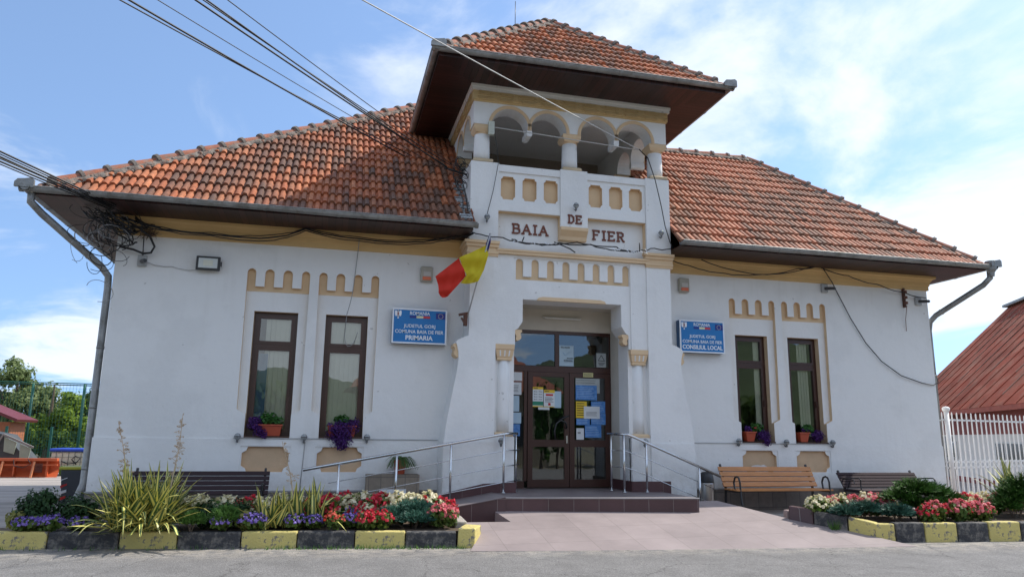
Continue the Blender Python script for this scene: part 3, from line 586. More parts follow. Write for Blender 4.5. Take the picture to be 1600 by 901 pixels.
def word(txt, x0, x1, z0, z1, y):
    m = MB(); n = len(txt); wds = [.55 if c == 'I' else 1 for c in txt]; gap = .38; tot = sum(wds)+gap*(n-1); k = (x1-x0)/tot; x = x0; t = .030
    for c, wd in zip(txt, wds):
        cw = wd*k
        for st in strokes(c):
            P = [Vector((x+(p[0] if c != 'I' else (.5+(p[0]-.5)*1.3))*cw, 0, z0+t/2+p[1]*(z1-z0-t))) for p in st]
            for a, b in zip(P[:-1], P[1:]):
                d = (b-a).normalized()*t*.32; q = RND.uniform(0, .0025); m.bar(a+Vector((0, y-.010-q, 0))-d, b+Vector((0, y-.010-q, 0))+d, .018, t, up=(d.cross(Vector((0, 1, 0)))))
        x += cw+gap*k
    return m
LET = mat('brown_letters', (.16, .045, .025), .6, .15)
H(word('BAIA', -1.12, -.46, 5.20, 5.40, -.39), 'lettering', LET); H(word('DE', -.10, .155, 5.425, 5.60, FY-.005), 'lettering', LET); H(word('FIER', .445, 1.07, 5.20, 5.40, -.39), 'lettering', LET)

# loggia
def arch_poly(x0, x1, arcs, zs, zt, pend, zp):
    """bottom edge of an arcade from left to right: arcs = list of (cx, r); pendants at given x"""
    p = [(x0, zt), (x0, zs)]
    for i, (cx, r) in enumerate(arcs):
        p += [(cx-r, zs)]+arc(cx, zs, r, 176, 4, 14)+[(cx+r, zs)]
        if i in pend: nx = arcs[i+1][0]-arcs[i+1][1]; px = (cx+r+nx)/2; p += [(px-.05, zs-.04), (px-.055, zp+.03), (px-.04, zp), (px+.04, zp), (px+.055, zp+.03), (px+.05, zs-.04)]
    return p+[(x1, zs), (x1, zt)]
ZS = 7.205
arcsF = [(-1.235, .352), (-.485, .352), (.505, .352), (1.26, .352)]
m = MB(); m.plate(arch_poly(-1.925, 1.925, arcsF, ZS, 7.86, (0, 2), 7.06), [], FY, -.24)
arcsS = [(.12, .345), (.86, .345)]
for s in (-1, 1):
    m.plate(arch_poly(-.24, 2.9, arcsS, ZS, 7.86, (0,), 7.06)[:-2]+[(2.9, ZS), (2.9, 7.86)], [], s*1.92, s*1.62, fn=lambda a, z, y: (y, a, z))
    a, b = sorted((s*1.92, s*1.62)); m.box(a, 1.30, 6.46, b, 2.9, ZS)
H(m, 'arcade', WHITE)
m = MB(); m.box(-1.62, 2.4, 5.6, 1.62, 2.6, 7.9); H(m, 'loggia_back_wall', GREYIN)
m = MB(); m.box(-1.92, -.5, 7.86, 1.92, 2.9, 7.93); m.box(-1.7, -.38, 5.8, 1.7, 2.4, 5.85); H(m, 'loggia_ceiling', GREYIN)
m = MB()          # archivolts
for cx, r in arcsF:
    a = arc(cx, ZS, r, 184, -4, 22); b = arc(cx, ZS, r+.062, -4, 184, 22); m.plate(a+b, [], FY-.014, FY-.001)
    a = arc(cx, ZS, r+.018, 184, -4, 22); b = arc(cx, ZS, r+.044, -4, 184, 22); m.plate(a+b, [], FY-.022, FY-.0141)
for s in (-1, 1):
    for cx, r in arcsS:
        a = arc(cx, ZS, r, 184, -4, 22); b = arc(cx, ZS, r+.062, -4, 184, 22); m.plate(a+b, [], s*1.921, s*1.936, fn=lambda a_, z, y: (y, a_, z))
H(m, 'archivolt', TAN)
for cx, cy_ in ((-1.735, -.40), (-.02, -.40), (1.745, -.40), (-1.74, 1.42), (1.74, 1.42)):
    m = MB(); m.lathe([(.148, 6.54), (.150, 6.7), (.146, 6.9), (.138, 7.06)], (cx, cy_, 0), 24); col = H(m, 'column', WHITE, smooth=True)
    m = MB(); m.lathe([(.14, 7.03), (.15, 7.045), (.145, 7.06)], (cx, cy_, 0), 24); m.lathe([(.14, 7.06), (.165, 7.10), (.178, 7.13), (.178, 7.19), (.165, 7.204)], (cx, cy_, 0), 8, sq=True); sub(m.obj('capital', TAN), col)
    m = MB(); m.lathe([(.185, 6.474), (.185, 6.52), (.16, 6.54)], (cx, cy_, 0), 8, sq=True); sub(m.obj('base', mat('tan_base', (.52, .42, .28), .85)), col)
# frieze with interlaced relief
m = MB(); m.box(-1.955, FY-.045, 7.665, 1.955, FY-.001, 7.84); m.box(-1.955, FY, 7.665, -1.921, 2.9, 7.84); m.box(1.921, FY, 7.665, 1.955, 2.9, 7.84)
m.box(-1.94, FY-.025, 7.64, 1.94, FY-.001, 7.664)
P = .415
for side in range(3):
    L0, L1 = ((-1.94, 1.94) if side == 0 else (-.55, 2.85))
    n = int((L1-L0)/P)
    for k in range(-1, n+2):
        for j in range(3):
            for sgn in (1, -1):
                x = L0+k*P+(0 if sgn > 0 else P/2*0+.0)
                z0 = 7.752+sgn*(.024+j*.024); z1 = 7.752-sgn*(.024+(2-j)*.024)
                pts = [(x+.07+j*.012, z0), (x+P-.12+j*.012, z0), (x+P+.07+j*.012-.12+.11, z1)]
                pts = [(min(max(a, L0), L1), z) for a, z in pts]
                if pts[1][0]-pts[0][0] < .02: continue
                q = .004*(1 if sgn > 0 else 2)
                for a, b in zip(pts[:-1], pts[1:]):
                    if b[0]-a[0] < .004: continue
                    if side == 0: m.bar((a[0], FY-.052-q, a[1]), (b[0], FY-.052-q, b[1]), .026, .013, up=(0, 0, 1))
                    else:
                        X = (-1.962-q, 1.962+q)[side-1]; m.bar((X, a[0], a[1]), (X, b[0], b[1]), .026, .013)
H(m, 'frieze', mat('frieze_tan', (.60, .44, .22), .85, .08, 3))
m = MB(); m.box(-1.985, FY-.075, 7.841, 1.985, 2.9, 7.95); m.box(-2.0, FY-.09, 7.90, 2.0, 2.9, 7.951); H(m, 'cap_moulding', WHITE)

# ------------------------------------------------------------------ roofs
RIB, ROW = .1165, .345
def tile_face(name, mat_, o, u, v, ulen, vlen, clips, seed=0):
    """ribbed clay tiles on a sloping plane: o eave corner, u along the eave, v up the slope"""
    o, u, v = Vector(o), Vector(u).normalized(), Vector(v).normalized(); n = u.cross(v).normalized()
    if n.z < 0: n = -n
    rr = random.Random(seed); K = 6; nr = int(ulen/RIB)+1; nv = int(vlen/ROW)+1
    prof = [.0, .004, .020, .026, .026, .018]
    vs = []; fs = []; uvs = []
    for j in range(nv):
        sh = 0
        for (t, lift) in ((0.0, .034), (1.04, .004)):
            for i in range(nr*K+1):
                rib = i//K; jit = 0
                uu = (i/K)*RIB
                random.seed((rib//2)*7919+j*104729+seed); jit = random.uniform(-.006, .006) if t == 0 else 0; sl = random.uniform(-.012, .012) if t == 0 else 0
                vs.append(o+u*uu+v*(ROW*(j+t)+sl)+n*(prof[i % K]+lift+jit)); uvs.append((uu/RIB, j+t*.9))
            
        b = j*2*(nr*K+1); W = nr*K+1
        for i in range(W-1): fs.append(((b+i, b+i+1, b+W+i+1, b+W+i), ((i+.5)/K, j+.5)))
        # butt end of the row
        for i in range(W-1):
            k0 = len(vs); vs += [vs[b+i]-n*.026, vs[b+i+1]-n*.026]; uvs += [(0, 0), (0, 0)]; fs.append(((k0, k0+1, b+i+1, b+i), ((i+.5)/K, j+.5)))
        if j != nv-1: pass
    # reorder indices safe: each row block must be contiguous, so rebuild
    return o, u, v, n, vs, fs
def build_tiles(name, mat_, o, u, v, ulen, vlen, clips, seed=0, part='roof_slope'):
    o, u, v = Vector(o), Vector(u).normalized(), Vector(v).normalized(); n = u.cross(v).normalized()
    if n.z < 0: n = -n
    K = 6; nr = int(ulen/RIB)+1; nv = int(vlen/ROW)+1; prof = [-.004, -.002, .034, .040, .040, .034]
    vs = []; fs = []; cell = []; W = nr*K+1; rj = random.Random(seed)
    for j in range(nv):
        base = len(vs); jt = [(rj.uniform(-.006, .006)+(.014 if rj.random() < .03 else 0), rj.uniform(-.016, .016)-(rj.uniform(.02, .06) if rj.random() < .025 else 0)) for _ in range(nr+2)]
        rows = []
        for t, lift in ((0, .0), (0, .042), (1.05, .0)):
            for i in range(W):
                a, b = jt[(i//K)]
                if t: a = b = 0
                vs.append(o+u*((i/K)*RIB)+v*(ROW*(j+t)+b)+n*(prof[i % K]*(1 if lift > .01 or t else .4)+lift+a))
        for q in range(2):
            for i in range(W-1): fs.append((base+q*W+i, base+q*W+i+1, base+(q+1)*W+i+1, base+(q+1)*W+i)); cell.append((i//K+.5, j+.5))
    me = bpy.data.meshes.new(part); me.from_pydata(vs, [], fs); me.materials.append(mat_)
    uvl = me.uv_layers.new(name='UVMap')
    for p in me.polygons:
        for li in p.loop_indices: uvl.data[li].uv = cell[p.index]
    bm = bmesh.new(); bm.from_mesh(me)
    for co, no in clips:
        bmesh.ops.bisect_plane(bm, geom=bm.verts[:]+bm.edges[:]+bm.faces[:], plane_co=co, plane_no=no, clear_outer=True)
    bm.to_mesh(me); bm.free()
    ob = bpy.data.objects.new(part, me); COL.objects.link(ob); ob.parent = HALL
    return ob
def slope_face(name, mat_, A, B, up, vlen, clips, seed): # A->B eave ends; up = horizontal inward direction + rise
    A, B = Vector(A), Vector(B); u = (B-A); return build_tiles(name, mat_, A, u, up, u.length, vlen, clips, seed)
def vplane(p, q, keep):
    """vertical plane through p, q; keep the side where point `keep` lies"""
    p, q, keep = Vector(p), Vector(q), Vector(keep); d = (q-p); n = Vector((d.y, -d.x, 0)).normalized()
    if n.dot(keep-p) > 0: n = -n
    return (p, n)
# left wing: eave corner L0, ridge end L1
ZE = 5.12
L0 = Vector((-8.74, -.97, ZE)); L1 = Vector((-2.25, 3.75, ZE+.925*4.72)); LB = Vector((-8.74, 9.9, ZE)); YR = L1.y
LR = Vector((1.9, YR, L1.z))
slope_face('l', ROOFL, L0, (-1.86, -.97, ZE), (0, 1, .925), 6.8, [vplane(L0, L1, (-2, 0, 0)), (Vector((0, YR, 0)), Vector((0, 1, 0))), (Vector((-1.93, 0, 0)), Vector((1, 0, 0)))], 1)
mE = (L1.z-ZE)/(L1.x-L0.x)
slope_face('le', ROOFL, (-8.74, 9.9, ZE), L0, (1, 0, mE), 9, [vplane(L0, L1, (-9, 3, 0)), vplane((-8.74, 9.9, 0), (-2.25, 5.2, 0), (-9, 3, 0))], 2)
# right wing
R0 = Vector((8.94, -.97, ZE)); R1 = Vector((5.66, 2.5, ZE+.95*3.47)); RBk = Vector((8.94, 5.97, ZE))
slope_face('r', ROOFR, (1.93, -.97, ZE), R0, (0, 1, .95), 5.0, [vplane(R0, R1, (3, 0, 0)), (Vector((0, 2.5, 0)), Vector((0, 1, 0))), (Vector((1.95, 0, 0)), Vector((-1, 0, 0)))], 3)
slope_face('re', ROOFR, R0, RBk, (-1, 0, .95), 5.0, [vplane(R0, R1, (9, 2.5, 0)), vplane(RBk, R1, (9, 2.5, 0))], 4)
m = MB()   # plain rear slopes, and the boarding under the tiles
UND = mat('rear_clay', (.36, .15, .08), .8, .2, 6)
m.add([(1.9, 5.97, ZE), RBk, R1, (1.9, 2.5, R1.z)], [(0, 1, 2, 3)]); m.add([(-8.74, 9.9, ZE), (1.9, 9.9, ZE), (1.9, 5.2, L1.z), (-2.25, 5.2, L1.z), L1, (1.9, YR, L1.z)], [(0, 1, 2, 3), (3, 2, 5, 4)])
m.add([L0, (-1.95, -.97, ZE), (-1.95, YR, L1.z), L1], [(0, 1, 2, 3)]); m.add([(1.95, -.97, ZE), R0, R1, (1.95, 2.5, R1.z)], [(0, 1, 2, 3)]); m.add([R0, RBk, R1], [(0, 1, 2)]); m.add([L0, (-8.74, 9.9, ZE), (-2.25, 5.2, L1.z), L1], [(0, 1, 2, 3)])
m.add([(1.9, 2.9, 4.6), (1.9, 9.9, ZE), (1.9, 5.2, L1.z), (1.9, YR, L1.z), (1.9, 2.9, 8.3)], [(0, 1, 2, 3, 4)])
for i in range(len(m.v)): m.v[i] = (m.v[i][0], m.v[i][1], m.v[i][2]-.012)
H(m, 'roof_boarding', UND)
# tower roof
ZTE = 8.06; TA = Vector((0.0, 1.12, 10.50)); T00 = Vector((-2.74, -1.5, ZTE)); T10 = Vector((2.74, -1.5, ZTE)); T11 = Vector((2.74, 3.74, ZTE)); T01 = Vector((-2.74, 3.74, ZTE))
rz = TA.z-ZTE
slope_face('tf', ROOFT, T00, T10, (0, 2.62, rz), 4, [vplane(T00, TA, (0, -1, 0)), vplane(T10, TA, (0, -1, 0))], 5)
slope_face('tl', ROOFT, T01, T00, (2.82, 0, rz), 4.1, [vplane(T00, TA, (-2, 1, 0)), vplane(T01, TA, (-2, 1, 0))], 6)
slope_face('tr', ROOFT, T10, T11, (-2.82, 0, rz), 4.1, [vplane(T10, TA, (2, 1, 0)), vplane(T11, TA, (2, 1, 0))], 7)
m = MB(); m.add([T11, T01, TA], [(0, 1, 2)]); m.add([T00, T10, TA], [(0, 1, 2)]); m.add([T00, T01, TA], [(0, 1, 2)]); m.add([T10, T11, TA], [(0, 1, 2)])
for i in range(len(m.v)): m.v[i] = (m.v[i][0], m.v[i][1], m.v[i][2]-.012)
H(m, 'roof_boarding', UND)
# ridge tiles and mortar
rd = random.Random(11)
def ridge(a, b, pitch=.43, start=.1, r=.095, collar=True):
    a, b = Vector(a), Vector(b); d = (b-a); Ln = d.length; d.normalize(); x = d.cross(Vector((0, 0, 1))).normalized(); y = x.cross(d).normalized()
    if y.z < 0: y = -y
    mm = MB(); t = 0
    while t < Ln:      # lumpy mortar bed on both sides
        if rd.random() < .55: t += .075; continue
        for s in (-1, 1):
            for q in range(2):
                c = a+d*(t+rd.uniform(-.02, .02))+x*s*(.085+.05*q+rd.uniform(-.02, .02))-y*(.02+.055*q)+y*.035; rr = rd.uniform(.03, .05)
                mm.lathe([(rr*.3, -rr*.8), (rr, 0), (rr*.75, rr*.6), (rr*.2, rr*.8)], (0, 0, 0), 7)
                M = Matrix.Translation(c) @ Matrix.Rotation(rd.uniform(0, 6), 4, 'Z')
                k = len(mm.v)-28
                for i in range(k, len(mm.v)): mm.v[i] = tuple(M @ Vector(mm.v[i]))
        t += .075
    
    for s in (-1, 1):
        rows = [[a+d*tt+x*s*(w_+(.03*math.sin(tt*23+s)+rd.uniform(-.012, .012) if w_ > .1 else 0))+y*hh for w_, hh in ((.06, .08), (.10, .045), (.145, .005), (.16, -.04))] for tt in [i*.06 for i in range(int(Ln/.06)+1)]]
        vs_ = [v for r0 in rows for v in r0]; mm.add(vs_, [(i*4+j, i*4+j+1, i*4+j+5, i*4+j+4) for i in range(len(rows)-1) for j in range(3)])
    H(mm, 'ridge_mortar', MORTAR, smooth=True)
    t = start
    while t < Ln:
        e = min(t+pitch+.03, Ln+.05); mm = MB(); n = 9
        def ring(tt, rr, lift):
            return [a+d*tt+x*rr*math.cos(math.pi*k/(n-1))+y*(rr*1.0*math.sin(math.pi*k/(n-1))+lift) for k in range(n)]
        lift = .035+rd.uniform(-.008, .008)
        rings = [ring(t-.0, r+.025, lift+.005), ring(t+.055, r+.03, lift+.006), ring(t+.06, r+.006, lift+.004), ring(e, r-.01, lift-.004)]
        vs = [v for g in rings for v in g]; fs = []
        for i in range(3):
            for k in range(n-1): fs.append((i*n+k, i*n+k+1, (i+1)*n+k+1, (i+1)*n+k))
        mm.add(vs, fs, 0); mm.mi[:n-1] = [1]*(n-1)
        mm.mi[n-1:2*(n-1)] = [1]*(n-1)
        vf = [v for v in ring(t, r+.025, lift+.005)]; mm.add(vf+[a+d*t+y*(lift-.03)], [tuple(range(n))+(n,)], 1)
        H(mm, 'ridge_tile', [RIDGE, mat('ridge_collar', (.17, .145, .125), .9, .3, 12, .5, 30)], smooth=False); t += pitch
up = Vector((0, 0, -.015))
ridge(L0+up+Vector((.12, .08, .08)), L1+up); ridge(L1+up, LR+up); ridge(R0+up+Vector((-.1, .1, .08)), R1+up); ridge(R1+up, Vector((1.9, 2.5, R1.z))+up)
ridge(T00+up+Vector((.1, .1, .08)), TA+up, .34); ridge(T10+up+Vector((-.1, .1, .08)), TA+up, .34)
m = MB(); m.lathe([(.17, -.08), (.15, .0), (.10, .05), (.03, .07)], TA, 12); H(m, 'ridge_cap', MORTAR, smooth=True)

# soffits and fascias
m = MB()
z = 5.063
m.add([(-8.72, -.93, z), (-1.95, -.93, z), (-1.95, .0, z), (-7.85, .0, z)], [(0, 1, 2, 3)]); m.add([(1.95, -.93, z), (8.90, -.93, z), (8.15, .0, z), (1.95, .0, z)], [(0, 1, 2, 3)])
m.add([(-2.71, -1.46, 7.952), (2.71, -1.46, 7.952), (1.9, -.5, 7.952), (-1.9, -.5, 7.952)], [(0, 1, 2, 3)])
m.box(-8.74, -.95, z, -1.96, -.932, ZE); m.box(1.96, -.95, z, 8.92, -.932, ZE); m.box(-2.73, -1.485, 7.95, 2.73, -1.462, 8.06)
H(m, 'soffit', SOFX)
m = MB()
m.add([(-8.72, -.93, z), (-7.85, .0, z), (-7.85, 8.95, z), (-8.72, 9.88, z)], [(0, 1, 2, 3)]); m.add([(8.90, -.93, z), (8.15, 0, z), (8.15, 5.1, z), (8.90, 5.93, z)], [(0, 1, 2, 3)])
m.add([(-2.71, -1.46, 7.952), (-1.9, -.5, 7.952), (-1.9, 2.9, 7.952), (-2.71, 3.7, 7.952)], [(0, 1, 2, 3)]); m.add([(2.71, -1.46, 7.952), (1.9, -.5, 7.952), (1.9, 2.9, 7.952), (2.71, 3.7, 7.952)], [(0, 1, 2, 3)])
m.box(-8.74, -.93, z, -8.722, 9.88, ZE); m.box(8.902, -.93, z, 8.92, 5.93, ZE); m.box(-2.73, -1.46, 7.95, -2.712, 3.7, 8.06); m.box(2.712, -1.46, 7.95, 2.73, 3.7, 8.06)
m.add([(-2.71, 3.7, 7.952), (2.71, 3.7, 7.952), (1.9, 2.9, 7.952), (-1.9, 2.9, 7.952)], [(0, 1, 2, 3)])
H(m, 'soffit', SOFY)
# gutters
def gutter(a, b, r=.066, closed=(True, True)):
    a, b = Vector(a), Vector(b); d = (b-a).normalized(); x = d.cross(Vector((0, 0, 1))).normalized(); n = 9; m = MB(); Ln = (b-a).length
    def ring(t, rr, dz=0): return [a+d*t+x*rr*math.cos(math.pi+math.pi*k/(n-1))+Vector((0, 0, rr*math.sin(math.pi+math.pi*k/(n-1))+dz)) for k in range(n)]
    k = max(2, int(Ln/1.0)); zz = [rd.uniform(-.008, .008) for _ in range(k+1)]
    R_ = [ring(Ln*i/k, r, zz[i]) for i in range(k+1)]
    m.add([v for g in R_ for v in g], [(i*n+j, i*n+j+1, (i+1)*n+j+1, (i+1)*n+j) for i in range(k) for j in range(n-1)])
    for i in range(k+1):
        m.add([v for g in (ring(Ln*i/k-.025, r+.006, zz[i]), ring(Ln*i/k+.025, r+.006, zz[i])) for v in g], [(j, j+1, n+j+1, n+j) for j in range(n-1)])
    for s in (-1, 1): m.tube([a+x*s*r+Vector((0, 0, .004)), b+x*s*r+Vector((0, 0, .004))], .011, 6)
    for t, c in ((0, closed[0]), (Ln, closed[1])):
        if c: g = ring(t, r); m.add(g, [tuple(range(n))])
    return m
zg = 5.135
for a, b in (((-8.88, -1.045, zg), (-1.92, -1.045, zg)), ((-8.82, 9.9, zg), (-8.82, -1.12, zg)), ((1.96, -1.045, zg), (9.06, -1.045, zg)), ((9.0, -1.1, zg), (9.0, 5.9, zg)),
             ((-2.84, -1.555, 8.06), (2.84, -1.555, 8.06)), ((-2.79, -1.59, 8.06), (-2.79, 3.7, 8.06)), ((2.79, -1.59, 8.06), (2.79, 3.7, 8.06))):
    H(gutter(a, b), 'gutter', ZINC)
for s, zc, X, Y in ((-1, 5.135, 8.83, -1.08), (-1, 8.06, 2.76, -1.6), (1, 8.06, 2.76, -1.6), (1, 5.135, 9.03, -1.08)):     # raised corner pieces
    m = MB(); X *= s; m.plate([(X-.13, zc-.02), (X+.13, zc-.02), (X+.13, zc+.10), (X+.09, zc+.13), (X+.0, zc+.11), (X-.09, zc+.10), (X-.13, zc+.05)], [], Y-.05, Y+.0); H(m, 'gutter_corner', ZINC)
# downspouts
def pipe(pts, r=.056):
    m = MB(); m.tube(pts, r, 12)
    for i in range(len(pts)-1):
        a, b = Vector(pts[i]), Vector(pts[i+1]); L = (b-a).length; k = 1
        while k*.95 < L: p = a.lerp(b, k*.95/L); q = a.lerp(b, (k*.95+.04)/L); m.tube([p, q], r+.006, 12); k += 1
    return m
H(pipe([(-8.76, -.99, 5.09), (-8.76, -.98, 4.93), (-8.62, -.88, 4.78), (-7.97, .02, 4.2), (-7.87, .08, 4.06), (-7.86, .09, 3.85), (-7.86, .09, .75), (-7.92, .0, .5), (-8.1, -.12, .3)]), 'downspout', ZINC, smooth=True)
H(pipe([(8.99, -.98, 5.09), (8.99, -.97, 4.9), (8.9, -.87, 4.76), (8.5, .02, 4.24), (8.4, .1, 4.1), (8.37, .12, 3.9), (8.37, .12, .3)], .058), 'downspout', ZINC, smooth=True)
m = MB(); m.lathe([(.05, -.18), (.06, -.1), (.1, -.04), (.11, .12), (.1, .14)], (8.98, -1.03, 5.1), 12); H(m, 'gutter_hopper', ZINC)

# entrance door
m = MB(); y = .40; T_ = 3.55
m.box(-1.12, y, .62, -1.05, y+.07, T_); m.box(1.05, y, .62, 1.08, y+.07, T_); m.box(-1.05, y, T_-.06, 1.05, y+.07, T_); m.box(-1.05, y-.01, 2.76, 1.05, y+.07, 2.87)
m.box(-.05, y, 2.87, .03, y+.07, T_-.06); m.box(-1.05, y, .62, -.65, y+.07, .75); m.box(-.66, y, .75, -.60, y+.07, 2.76)
door = H(m, 'entrance_door', BROWNF)
def leaf(x0, x1):
    m = MB(); yy = y-.02; f = .095
    m.box(x0, yy, .64, x0+f, yy+.06, 2.755); m.box(x1-f, yy, .64, x1, yy+.06, 2.755); m.box(x0+f, yy, .64, x1-f, yy+.06, .78); m.box(x0+f, yy, 2.67, x1-f, yy+.06, 2.755); m.box(x0+f, yy, 1.37, x1-f, yy+.06, 1.5)
    return m
for x0, x1 in ((-.59, .22), (.23, 1.045)): sub(leaf(x0, x1).obj('door_leaf', BROWNF), door)
g = MB(); g.box(-1.05, y+.03, 2.88, -.05, y+.036, T_-.06); g.box(.03, y+.03, 2.88, 1.05, y+.036, T_-.06); g.box(-1.05, y+.03, .75, -.66, y+.036, 2.76)
for x0, x1 in ((-.5, .13), (.325, .955)): g.box(x0, y+.008, .78, x1, y+.014, 1.37); g.box(x0, y+.008, 1.5, x1, y+.014, 2.67)
sub(g.obj('pane', DGLASS), door)
g = MB(); g.tube([(.16, y-.02, 1.72), (.15, y-.09, 1.74), (.12, y-.11, 1.82), (.03, y-.11, 1.86), (-.06, y-.11, 1.80), (-.10, y-.11, 1.66), (-.08, y-.11, 1.5)], .018, 8); g.tube([(.20, y-.11, 1.95), (.12, y-.11, 1.92), (.0, y-.11, 1.86)], .016, 8); sub(g.obj('door_handle', BLACKI, smooth=True), door)
g = MB(); g.box(.155, y-.035, 1.44, .185, y-.02, 1.58); sub(g.obj('lock_plate', STEEL), door)
tag_o = MB(); tag_o.box(-.31, .34, 3.80, .47, .395, 3.815); tag_o.tube([(-.28, .33, 3.79), (.44, .33, 3.79)], .016, 8)
tag(tag_o.obj('strip_lamp', mat('lamp_white', (.7, .7, .66), .4)), 'unlit tube lamp fixed above the entrance door', 'lamp')

# ---- platform, ramp, step
m = MB()
pf = [(-1.47, -1.56), (1.62, -1.95), (1.62, -.0), (1.07, .0), (1.07, .45), (-1.07, .45), (-1.07, .0), (-1.47, .0)]
m.plate(pf, [], .62, 0.05, 0, 1, fn=lambda x, zz, yy: (x, zz, yy))
b0, b1 = Vector((-1.47, -1.575, 0)), Vector((1.63, -1.965, 0))
m.hexa([(b0.x, b0.y, .612), (b1.x, b1.y, .612), (b1.x, b1.y+.05, .612), (b0.x, b0.y+.05, .612)], [(b0.x, b0.y, .624), (b1.x, b1.y, .624), (b1.x, b1.y+.05, .624), (b0.x, b0.y+.05, .624)], 2)
# access ramp to the left
m.hexa([(-3.95, -1.46, .0), (-1.471, -1.575, .0), (-1.471, -.0, .0), (-3.95, -.0, .0)], [(-3.95, -1.46, .17), (-1.471, -1.575, .62), (-1.471, -.0, .62), (-3.95, -.0, .17)], 1)
m.hexa([(-3.95, -1.475, .172), (-1.475, -1.59, .622), (-1.475, -.0, .622), (-3.95, -.0, .172)], [(-3.95, -1.475, .182), (-1.475, -1.59, .632), (-1.475, -.0, .632), (-3.95, -.0, .182)], 0)
e = m.obj('entrance_platform', [PLATF, RISER, mat('step_nosing', (.45, .43, .42), .5)]); tag(e, 'grey tiled entrance platform with side ramp and dark brown risers', 'platform')

# ------------------------------------------------------------------ railings
def railing(name, label, top, posts, wires, rr=.024):
    t = thing(name, label, 'railing', tuple(Vector(posts[0][0])))
    m = MB(); m.tube(top, rr, 12); m.obj('handrail', STEEL, t, smooth=True)
    for f, z1 in posts:
        m = MB(); m.tube([f, (f[0], f[1], z1)], .019, 10); m.lathe([(.035, 0), (.035, .012), (.022, .016)], f, 12); m.obj('post', STEEL, t, smooth=True)
    for wv in wires:
        m = MB(); m.tube(wv, .008, 6); m.obj('rail_wire', STEEL, t, smooth=True)
def lz(x): return 1.0+(x+4.55)*(1.585-1.0)/(4.55-1.32)
def fz(x): return .17+(x+3.95)*.45/2.48 if x < -1.47 else .632
Yr = -.82
lp = [(-4.0, fz(-3.95)-.02), (-3.10, fz(-3.10)), (-2.22, fz(-2.22)), (-1.33, .632)]
top = [(-4.55, Yr, 1.0), (-1.34, Yr, 1.585), (-1.25, Yr+.04, 1.60), (-1.0, Yr+.40, 1.60)]
railing('ramp_railing', 'stainless steel railing sloping down beside the left access ramp', top, [((x, Yr, z0), lz(x)-.01) for x, z0 in lp]+[((-1.03, Yr+.36, .63), 1.59)],
        [[(-4.15, Yr, lz(-4.15)-d), (-1.33, Yr, 1.585-d), (-.95, Yr+.40, 1.60-d)] for d in (.27, .52, .78)])
def rzz(x): return 1.615-(max(x, .87)-.87)*.41
top = [(.72, Yr+.5, 1.615), (.80, Yr+.06, 1.615), (.90, Yr, 1.605), (1.0, Yr, 1.57), (2.66, Yr, .895)]
railing('stair_railing', 'stainless steel railing descending right of the entrance door', top, [((.74, Yr+.4, .63), 1.6), ((.82, Yr+.0, .63), 1.6), ((1.24, Yr, .63), 1.47), ((2.25, Yr, .25), 1.06)],
        [[(.74, Yr+.4, 1.60-d), (.84, Yr, 1.60-d), (1.22, Yr, 1.48-d), (2.58, Yr, .93-d)] for d in (.27, .55)])
# ------------------------------------------------------------------ kerbs
KZ = .1
def kerb(a, b, zb, zt, mt, label, grp, wd=.16, zt2=None, zb2=None):
    a, b = Vector((a[0], a[1], 0)), Vector((b[0], b[1], 0)); d = (b-a).normalized(); n = Vector((-d.y, d.x, 0))*wd; g = d*.006
    zt2 = zt if zt2 is None else zt2; zb2 = zb if zb2 is None else zb2
    m = MB(); A, B = a+g, b-g; j = rd.uniform(-.006, .006)
    m.hexa([A+Vector((0, 0, zb)), B+Vector((0, 0, zb2)), B+n+Vector((0, 0, zb2)), A+n+Vector((0, 0, zb))], [A+n*.08+Vector((0, 0, zt+j)), B+n*.08+Vector((0, 0, zt2+j)), B+n+Vector((0, 0, zt2+j)), A+n+Vector((0, 0, zt+j))])
    c = (A+B)/2
    for i in range(len(m.v)): m.v[i] = (m.v[i][0]-c.x, m.v[i][1]-c.y, m.v[i][2]-zb)
    o = m.obj('kerb_stone', mt, bevel=.018); o.location = (c.x, c.y, zb); tag(o, label, 'kerb stone', grp); return o
KL = [(-9.3, -2.03), (-8.45, -2.15), (-7.55, -2.27), (-6.7, -2.38), (-6.0, -2.48), (-5.22, -2.58), (-4.52, -2.68), (-3.79, -2.78), (-3.14, -2.87), (-2.47, -2.96)]
for i in range(len(KL)-1):
    y_ = i % 2 == 1
    kerb(KL[i], KL[i+1], .05, .305, YEL if y_ else BLK, ('worn yellow' if y_ else 'scuffed black')+' kerb stone '+['cut by the left edge of the photo', 'in front of the violet flowers at the far left', 'below the round shrubs, left of the big yucca', 'overhung by the drooping leaves of the big yucca', 'right of the big yucca, below the low shrubs', 'below the small yucca, left of centre', 'between the small yucca and the coral flower', 'below the large violet and red clumps', 'in front of the blue green juniper'][i], 'kerb stones of the left bed')
kerb((-2.47, -2.97), (-2.24, -3.06), .05, .345, YEL, 'chipped yellow kerb stone at the right corner of the left bed', None, .5)
kerb((-2.24, -2.55), (-2.24, -2.05), .05, .39, mat('bare_concrete', (.36, .33, .29), .9, .2, 6, .4, 40), 'bare grey concrete kerb stone turning back beside the forecourt', None, .18, .42)
kerb((-2.24, -2.04), (-2.24, -1.6), .05, .50, mat('mauve_tile_top', (.33, .22, .21), .6, .1), 'tile covered block at the foot of the access ramp', None, .42)
KR = [((2.88, -2.45), (3.11, -2.76), .2, .53, .50, 'br'), ((3.11, -2.76), (3.44, -3.11), .17, .49, .43, 'b'), ((3.44, -3.11), (3.65, -3.44), .1, .43, .37, 'y'), ((3.65, -3.44), (3.95, -3.50), .06, .365, .365, 'y')]
